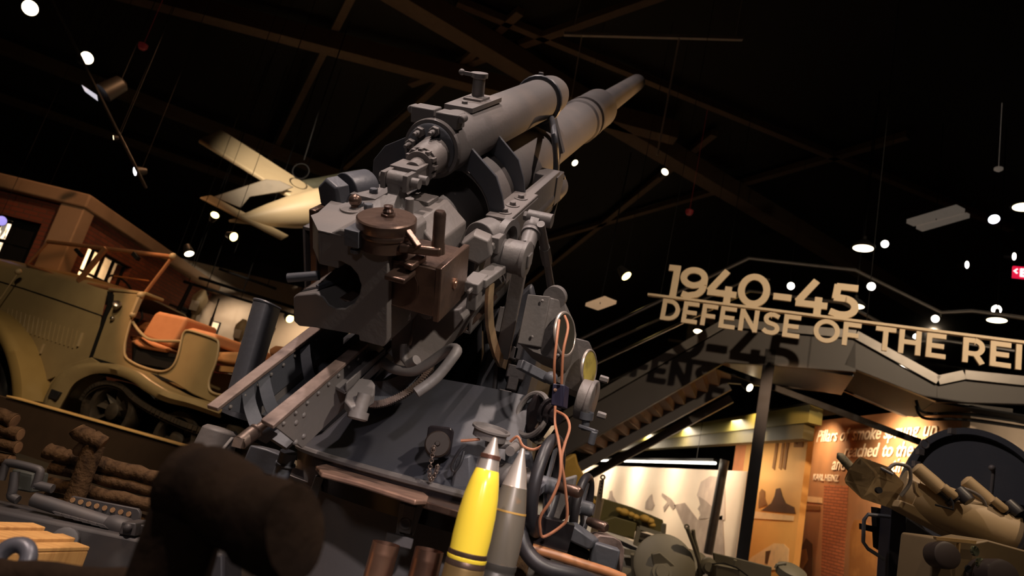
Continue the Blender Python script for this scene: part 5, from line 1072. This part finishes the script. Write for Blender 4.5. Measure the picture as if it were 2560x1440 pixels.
M().prism([PD(x, y, 12) for x, y in ((1463, 765), (1510, 748), (1540, 760), (1495, 776))], (0, 0, .06)).build('strip', mat('amber_fixture_glow', (.6, .40, .24), .6, emit=.3), t)  # glow put into the colour of an unlit fixture
M().cyl(PD(1500, 760, 12), PD(1500, 760, 12) + V((0, 0, 3)), .01, n=6).build('cord', BLK, t)
c = PD(2560, 682, 14); X_ = Fr(c, TX, TY, (0, 0, 1))
t = thing('exit_sign', c, 'red lit exit sign with white letters at the right edge', 'exit sign')
M(X_).box((-.19, 0, -.12), (.33, .06, .13)).build('box', mat('red_exit', (.75, .01, .05), .4, emit=1.0), t)
letters(X_, '<', -.185, -.05, .14, -.012, mat('white_exit_letter', (1, .9, .9), emit=1.5), t, .1)
letters(X_, 'EXIT', -.07, -.09, .17, -.012, bpy.data.materials['white_exit_letter'], t, .06, .24)
M(X_).cyl((.07, .03, .13), (.07, .03, 3.0), .01, n=6).build('stem', BLK, t)
RED = mat('red_device', (.30, .03, .03), .5, emit=.05)
for px, py, d, lab in ((354, 123, 12, 'small red alarm device on the dark ceiling at upper left'), (1722, 537, 14, 'tiny red device on the dark ceiling right of the gun')):
    M().lathe(PD(px, py, d), (0, 0, 1), [(0, .05), (.05, .08), (.1, .08), (.1, .004), (9.3-PD(px, py, d).z, .004)], 14).build('alarm_device', RED, None, lab, 'alarm', 'red ceiling devices')
M().lathe(PD(2496, 428, 12), (0, 0, 1), [(0, .03), (.03, .07), (.06, .07), (.06, .004), (9.3-PD(2496, 428, 12).z, .004)], 16).build('smoke_detector', FIX, None, 'pale round smoke detector on the dark ceiling at right', 'smoke detector')

# ================================================================ EXHIBITS LOWER RIGHT
RF = Fr(PD(2300, 1225, 3.6), TX, TY, (0, 0, 1))
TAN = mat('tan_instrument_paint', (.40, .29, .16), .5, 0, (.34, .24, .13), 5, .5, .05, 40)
rg = thing('range_finder', (PD(2300, 1225, 3.6).x, PD(2300, 1225, 3.6).y, 0), 'long tan stereoscopic range finder tube with box head on dark stand', 'range finder')
def fd(px, py, d): return PD(px, py, d)
a, b = fd(2250, 1222, 3.62), fd(2545, 1345, 3.40); ax = (b-a).normalized(); Lr = (b-a).length
M().lathe(a, ax, [(0, .105), (.06, .105), (.062, .11), (.36, .11), (.362, .103), (Lr-.22, .104), (Lr-.22, .11), (Lr-.08, .112), (Lr, .104), (Lr, 0)], 40).build('tube', TAN, rg)
M().prism([fd(px, py, 3.5) for px, py in ((2252, 1250), (2540, 1365), (2530, 1378), (2440, 1372), (2245, 1268))], (.0, .12, 0)).build('tube_keel', TAN, rg, bevel=.006)
fp = [(2110, 1198), (2121, 1172), (2145, 1143), (2155, 1142), (2192, 1180), (2196, 1192), (2162, 1248), (2154, 1248), (2112, 1208)]
hd = M().rings([[fd(px, py, 3.56) for px, py in fp], [fd(px+67, py+23, 3.56) for px, py in fp]]).build('head_box', TAN, rg, bevel=.005, smooth=22)
fv = (fd(2110, 1198, 3.56)-fd(2177, 1221, 3.56)).normalized()
M().prism([fd(px, py, 3.56) + fv*.002 for px, py in [(2115, 1199), (2125, 1174), (2147, 1148), (2154, 1147), (2187, 1181), (2190, 1192), (2160, 1243), (2155, 1243), (2117, 1206)]], fv*.008).build('end_face', mat('shade_tan', (.22, .165, .10), .6), rg, bevel=.003)  # plate added in darker tan, paints the shade on the head's end
M().lathe(fd(2194, 1226, 3.5), (-.1, -1, .1), [(0, .016), (.02, .016), (.02, .010)], 16).build('head_socket', BLK, rg)
M().tube([fd(2172, 1152, 3.6), fd(2206, 1172, 3.56), fd(2232, 1186, 3.54)], .008, 8).build('head_strip', GUND, rg)
M().lathe(fd(2100, 1140, 3.7), fd(2130, 1172, 3.7)-fd(2100, 1140, 3.7), [(-.02, .005), (0, .022), (.11, .026)], 16).build('camouflage_stub', mat('mottled_olive', (.22, .19, .12), .7, 0, (.05, .05, .04), 40, 1), rg)
for pts in (((2222, 1172), (2238, 1160), (2268, 1166), (2276, 1180), (2274, 1210), (2252, 1240)), ((2402, 1228), (2412, 1222), (2448, 1240), (2464, 1264), (2460, 1280), (2438, 1300))):
    M().tube([fd(px, py, 3.42) for px, py in pts], .009, 10, sub=3).build('carry_handle', GUN, rg)
for i, (px, py) in enumerate(((2292, 1170), (2415, 1202))):
    p0, p1 = fd(px, py, 3.5), fd(px+85, py+75, 3.42)
    e = M().tube([p0 - (p1-p0)*.05, p0, p0.lerp(p1, .5), p0.lerp(p1, .72)], [.022, .034, .036, .034], 18).build('sight_tube', TAN, rg)
    p2 = p0.lerp(p1, .72); M().lathe(p2, p1-p0, [(0, .034), (.02, .03), (.05, .03), (.055, .04), (.075, .042), (.08, .03), (.08, 0)], 20).build('eyepiece', BLACK, e)
    M().lathe(p0.lerp(p1, .85)+V((.05, -.02, .03)), (.4, -.5, -.6), [(0, .03), (.05, .034), (.07, .03), (.07, 0)], 18).build('rubber_eyecup', RUBBER, e)
    M().lathe(p0.lerp(p1, .62)+V((-.005, -.05, -.0)), p1-p0, [(0, .02), (.06, .022), (.07, .016)], 14).build('focus_drum', TAN, e)
M().prism([fd(px, py, 3.32) for px, py in ((2286, 1205), (2289, 1204), (2300, 1230), (2308, 1236), (2300, 1242), (2290, 1230))], (.02, .05, 0)).build('sun_hood', TAN, rg)
M().tube([fd(2338, 1262, 3.3), fd(2383, 1274, 3.28), fd(2383, 1258, 3.3), fd(2376, 1244, 3.32)], .005, 6).build('trim_wire', BLK, rg)
M().torus(fd(2548, 1340, 3.36), ax, .115, .02, 32, 10).build('end_ring', RUBBER, rg)
sd = M().prism([fd(px, py, 3.7) for px, py in ((2228, 1262), (2266, 1275), (2262, 1480), (2215, 1480))], (.0, .1, 0)).build('stand_post', mat('dark_blue_stand', (.025, .025, .035), .5), rg, bevel=.005)
M().prism([fd(px, py, 3.8) for px, py in ((2190, 1268), (2230, 1278), (2225, 1390), (2195, 1370))], (0, .05, 0)).prism([fd(px, py, 3.8) for px, py in ((2160, 1310), (2230, 1325), (2228, 1340), (2160, 1325))], (0, .05, 0)).build('stand_bracket', BLK, rg)
M().tube([fd(2225, 1292, 3.66), fd(2170, 1286, 3.66), (fd(2160, 1300, 3.66)), fd(2158, 1355, 3.66), fd(2170, 1372, 3.66), fd(2210, 1398, 3.66)], .01, 8).build('stand_rail', GUND, rg)
M().prism([fd(px, py, 3.75) for px, py in ((2265, 1290), (2345, 1345), (2340, 1420), (2300, 1480), (2255, 1440), (2255, 1330))], (0, .12, 0)).build('stand_shield', BLK, rg, bevel=.01)
# control box with black eyecups
cb = thing('control_box', (fd(2420, 1420, 3.0).x, fd(2420, 1420, 3.0).y, 0), 'tan instrument box with big black round caps below the range finder', 'instrument')
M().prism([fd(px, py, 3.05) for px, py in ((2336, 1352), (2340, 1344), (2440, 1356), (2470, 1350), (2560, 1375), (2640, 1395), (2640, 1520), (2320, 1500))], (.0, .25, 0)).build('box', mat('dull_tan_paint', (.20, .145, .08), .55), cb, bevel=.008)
M().prism([fd(px, py, 3.0) for px, py in ((2340, 1342), (2442, 1352), (2440, 1360), (2342, 1350))], (0, .02, 0)).prism([fd(px, py, 3.0) for px, py in ((2398, 1358), (2402, 1358), (2398, 1408), (2394, 1408))], (0, .02, 0)).build('edge_trim', mat('bright_tan_edge', (.55, .36, .16), .4), cb)
M().lathe(fd(2354, 1388, 3.0), (-.1, -1, .1), [(-.05, .055), (.03, .058), (.045, .056), (.05, .045), (.05, 0)], 34).build('round_cap', mat('brown_black_cap', (.035, .026, .024), .45), cb)
M().lathe(fd(2492, 1440, 2.93), (-.1, -1, .1), [(-.1, .07), (.03, .07), (.045, .066), (.05, .05), (.05, 0)], 34).build('round_cap', mat('brown_black_cap', (.035, .026, .024), .45) if False else bpy.data.materials['brown_black_cap'], cb)
for px, py, r in ((2434, 1377, .022), (2448, 1408, .024)):
    M().lathe(fd(px, py, 2.98), (.3, -1, .1), [(0, r), (.01, r), (.012, r*.9), (.004, 0)], 24).build('lens', mat('green_lens', (.35, .40, .28), .05, .9) if 'green_lens' not in bpy.data.materials else bpy.data.materials['green_lens'], cb)
M().lathe(fd(2420, 1422, 2.98), (0, -1, 0), [(0, .016), (.006, .014), (.006, 0)], 20).build('dark_knob', BLK, cb)
# searchlight
sc_ = fd(2440, 1240, 5.0); sl_ = thing('searchlight', (sc_.x, sc_.y, 0), 'big dark round searchlight behind the tan range finder', 'searchlight')
ax = V((-.25, -1, .18)).normalized(); Rs = .48
M().lathe(sc_, ax, [(-.35, Rs*.6), (-.3, Rs*.9), (-.06, Rs), (.02, Rs), (.03, Rs*1.03), (.06, Rs*1.03), (.06, Rs*.93), (.02, Rs*.93)], 64).build('drum_rim', GUND, sl_)
M().lathe(sc_, ax, [(0, Rs*.93), (.015, Rs*.93), (.015, 0)], 56).build('glass_face', mat('dark_slat_glass', (.006, .006, .008), .25, 0, (.008, .008, .01), 3, spec=.15), sl_)
u_ = V((0, 0, 1)); s_ = ax.cross(u_).normalized(); u_ = s_.cross(ax)
mb = M()
for k_ in range(-7, 8):
    xx = k_*Rs/8; hh = math.sqrt(max((Rs*.92)**2 - xx*xx, .001)); mb.bar(sc_ + s_*xx + ax*.016 - u_*hh, sc_ + s_*xx + ax*.016 + u_*hh, .006, .004, ax)
mb.bar(sc_ + ax*.03 - s_*Rs*.92 - u_*.02, sc_ + ax*.03 + s_*Rs*.92 - u_*.02, .02, .03, u_)
mb.build('glass_slats', BLK, sl_)
M().cyl(fd(2478, 1235, 4.8), fd(2484, 1175, 4.8), .012).sph(fd(2480, 1170, 4.8), .022).build('sight_knob', GUN, sl_)
M().torus(fd(2312, 1110, 4.9), (0, 1, 0), .03, .006, 16, 6).build('rim_loop', GUN, sl_)
for px, py in ((2380, 1078), (2300, 1130), (2290, 1160)): M().box(fd(px, py, 4.9) - V((.02, .02, .02)), fd(px, py, 4.9) + V((.02, .02, .02))).build('rim_clip', GUN, sl_)
M().box(sc_ + V((-.4, .1, -sc_.z)), sc_ + V((.5, .3, -.42))).build('base', BLK, sl_)
# light anti-aircraft gun in the middle distance
GG = mat('grey_green_paint', (.17, .155, .105), .55, 0, (.13, .12, .085), 5, .5)
lg = thing('light_gun', (PD(1700, 1400, 6).x, PD(1700, 1400, 6).y, 0), 'grey-green light gun mount with round drum and twin rods before the mural', 'gun mount')
def l_(px, py, d=6.0): return PD(px, py, d)
dr = M().lathe(l_(1660, 1415), (-.15, -1, .25), [(-.18, .20), (-.02, .27), (.02, .27), (.04, .24), (.045, .12), (.05, .10), (.05, 0)], 44).build('drum', GG, lg)
M().lathe(l_(1655, 1430, 5.93), (-.15, -1, .25), [(0, .085), (.015, .085), (.015, .06), (.03, .055), (.03, 0)], 28).build('drum_hub', GG, dr)
M().prism([l_(px, py, 5.95) for px, py in ((1630, 1385), (1650, 1380), (1690, 1415), (1735, 1440), (1735, 1460), (1640, 1460))], (0, .05, 0)).build('drum_arm', GG, lg, bevel=.01)
M().tube([l_(1752, 1442), l_(1748, 1405), l_(1735, 1365), l_(1718, 1320)], .02, 10).torus(l_(1717, 1317), (0, 1, 0), .018, .007, 14, 6).build('long_rod', GG, lg)
M().tube([l_(1748, 1400), l_(1742, 1370), l_(1735, 1345), l_(1733, 1325)], .017, 10).build('short_rod', GG, lg)
M().lathe(l_(1772, 1415), (-.3, -1, 0), [(-.1, .07), (.05, .07), (.06, .04), (.12, .04), (.12, 0)], 20).build('pivot_block', GG, lg)
M().lathe(l_(1735, 1410, 6.2), (-.2, -.7, .7), [(0, .13), (.03, .13), (.05, .06), (.05, 0)], 26).build('small_dish', GG, lg)
M().prism([l_(px, py, 6.2) for px, py in ((1785, 1382), (1860, 1400), (1930, 1418), (1925, 1480), (1790, 1480))], (0, .04, 0)).build('shield', GG, lg, bevel=.006)
M().prism([l_(px, py, 5.8) for px, py in ((1790, 1412), (1850, 1425), (1850, 1480), (1786, 1480))], (0, .2, 0)).build('side_box', GG, lg, bevel=.012)
M().cyl(l_(1838, 1400, 5.9), l_(1833, 1440, 5.9), .014).build('pin', GG, lg)
M().tube([l_(1780, 1410, 5.8), l_(1810, 1408, 5.8), l_(1840, 1418, 5.8), l_(1870, 1440, 5.8)], .006, 6).build('cable', BLK, lg)
M().tube([l_(1938, 1420, 5.7), l_(1942, 1412, 5.7), l_(1965, 1408, 5.7)], .012, 8).lathe(l_(1975, 1440, 5.7), (0, -.4, 1), [(0, .12), (.06, .12), (.08, .08), (.08, 0)], 24).build('ammunition_drum', GG, lg)
M().cyl(l_(1585, 1385, 6.2), l_(1588, 1470, 6.2), .03).tube([l_(1620, 1385, 6.2), l_(1605, 1405, 6.2), l_(1602, 1470, 6.2)], .02, 8).lathe(l_(1575, 1430, 6.3), (0, -1, .2), [(-.05, .12), (0, .13), (.02, .1), (.02, 0)], 24).bar(l_(1560, 1378, 6.3), l_(1625, 1392, 6.3), .05, .05).build('elevating_frame', GG, lg)
# olive truck with yellow tarpaulin
tk_ = thing('olive_truck', (PD(1580, 1290, 9).x, PD(1580, 1290, 9).y, 0), 'olive truck bed with yellow tarpaulin behind the handwheels', 'truck')
OL = mat('olive_paint', (.13, .11, .035), .55, 0, (.10, .085, .03), 3, .5)
def t_(px, py, d=9.0): return PD(px, py, d)
M().prism([t_(px, py) for px, py in ((1455, 1238), (1490, 1240), (1580, 1268), (1658, 1300), (1660, 1330), (1600, 1330), (1520, 1320), (1470, 1300))], (.0, .9, 0)).build('truck_bed', OL, tk_, bevel=.01)
M().prism([t_(px, py, 8.8) for px, py in ((1500, 1305), (1538, 1292), (1592, 1308), (1585, 1350), (1520, 1330))], (.0, .5, 0)).build('front_box', OL, tk_, bevel=.01)
mb = M()
for px, py, r in ((1548, 1275, .05), (1560, 1280, .07), (1578, 1286, .05), (1590, 1292, .05), (1612, 1296, .07), (1625, 1302, .06), (1630, 1312, .05)):
    mb.sph(t_(px, py, 8.9), r, 12, .7)
TARP = mat('yellow_tarpaulin', (.62, .38, .07), .7, 0, (.5, .3, .05), 9, .6, .3, 20)
mb.build('tarpaulin', TARP, tk_)
M().prism([t_(px, py, 8.9) for px, py in ((1395, 1160), (1440, 1132), (1446, 1160), (1462, 1190), (1470, 1230), (1500, 1262), (1440, 1262), (1395, 1230))], (0, .4, 0)).build('folded_cover', TARP, tk_, bevel=.03)
M().tube([t_(1502, 1246, 8.8), t_(1508, 1250, 8.8), t_(1498, 1296, 8.8), t_(1488, 1296, 8.8)], .012, 6).build('grab_iron', SANDD, tk_)
fr2 = M()
for p, q in (((1598, 1318), (1658, 1338)), ((1590, 1360), (1656, 1378)), ((1598, 1318), (1588, 1362)), ((1660, 1310), (1654, 1380))): fr2.bar(t_(*p, 8.6), t_(*q, 8.6), .05, .05)
fr2.build('lamp_frame', GG, tk_); M().prism([t_(px, py, 8.7) for px, py in ((1602, 1330), (1655, 1345), (1650, 1372), (1596, 1356))], (0, .04, 0)).build('lamp_glass', mat('dull_mirror', (.25, .23, .2), .15, .8), tk_)
M().bar(t_(1490, 1328, 8.5), t_(1628, 1392, 8.4), .05, .05).build('tow_bar', BLK, tk_)
es = thing('eye_bar', (PD(1485, 1340, 5).x, PD(1485, 1340, 5).y, 0), 'tall beige tow bar with ring eye standing right of handwheels', 'tow bar')
M().prism([PD(px, py, 5) for px, py in ((1500, 1200), (1511, 1200), (1492, 1360), (1445, 1640), (1420, 1640), (1472, 1360))], (0, .02, 0)).build('bar', SANDD, es, bevel=.004)
M().torus(PD(1507, 1193, 5), (0, 1, 0), .014, .007, 20, 8).build('ring_eye', SANDD, es)
mb = M()
for i in range(4): mb.lathe(PD(1505-2*i, 1209+8*i, 4.995), (0, -1, 0), [(0, .006), (.002, .006), (.002, 0)], 8)
mb.build('bolt_holes', BLK, es)
jc = thing('ochre_canister', (PD(1710, 1395, 8).x, PD(1710, 1395, 8).y, 0), 'ochre metal canister behind the round drum of the light gun', 'canister')
M().prism([PD(px, py, 8) for px, py in ((1688, 1372), (1700, 1368), (1750, 1388), (1742, 1430), (1690, 1420))], (0, .3, 0)).build('body', mat('ochre_paint', (.40, .24, .045), .45), jc, bevel=.03)
M().bar(PD(1695, 1366, 7.95), PD(1752, 1390, 7.95), .06, .05).build('handle', mat('dark_ochre', (.2, .1, .03), .5), jc)
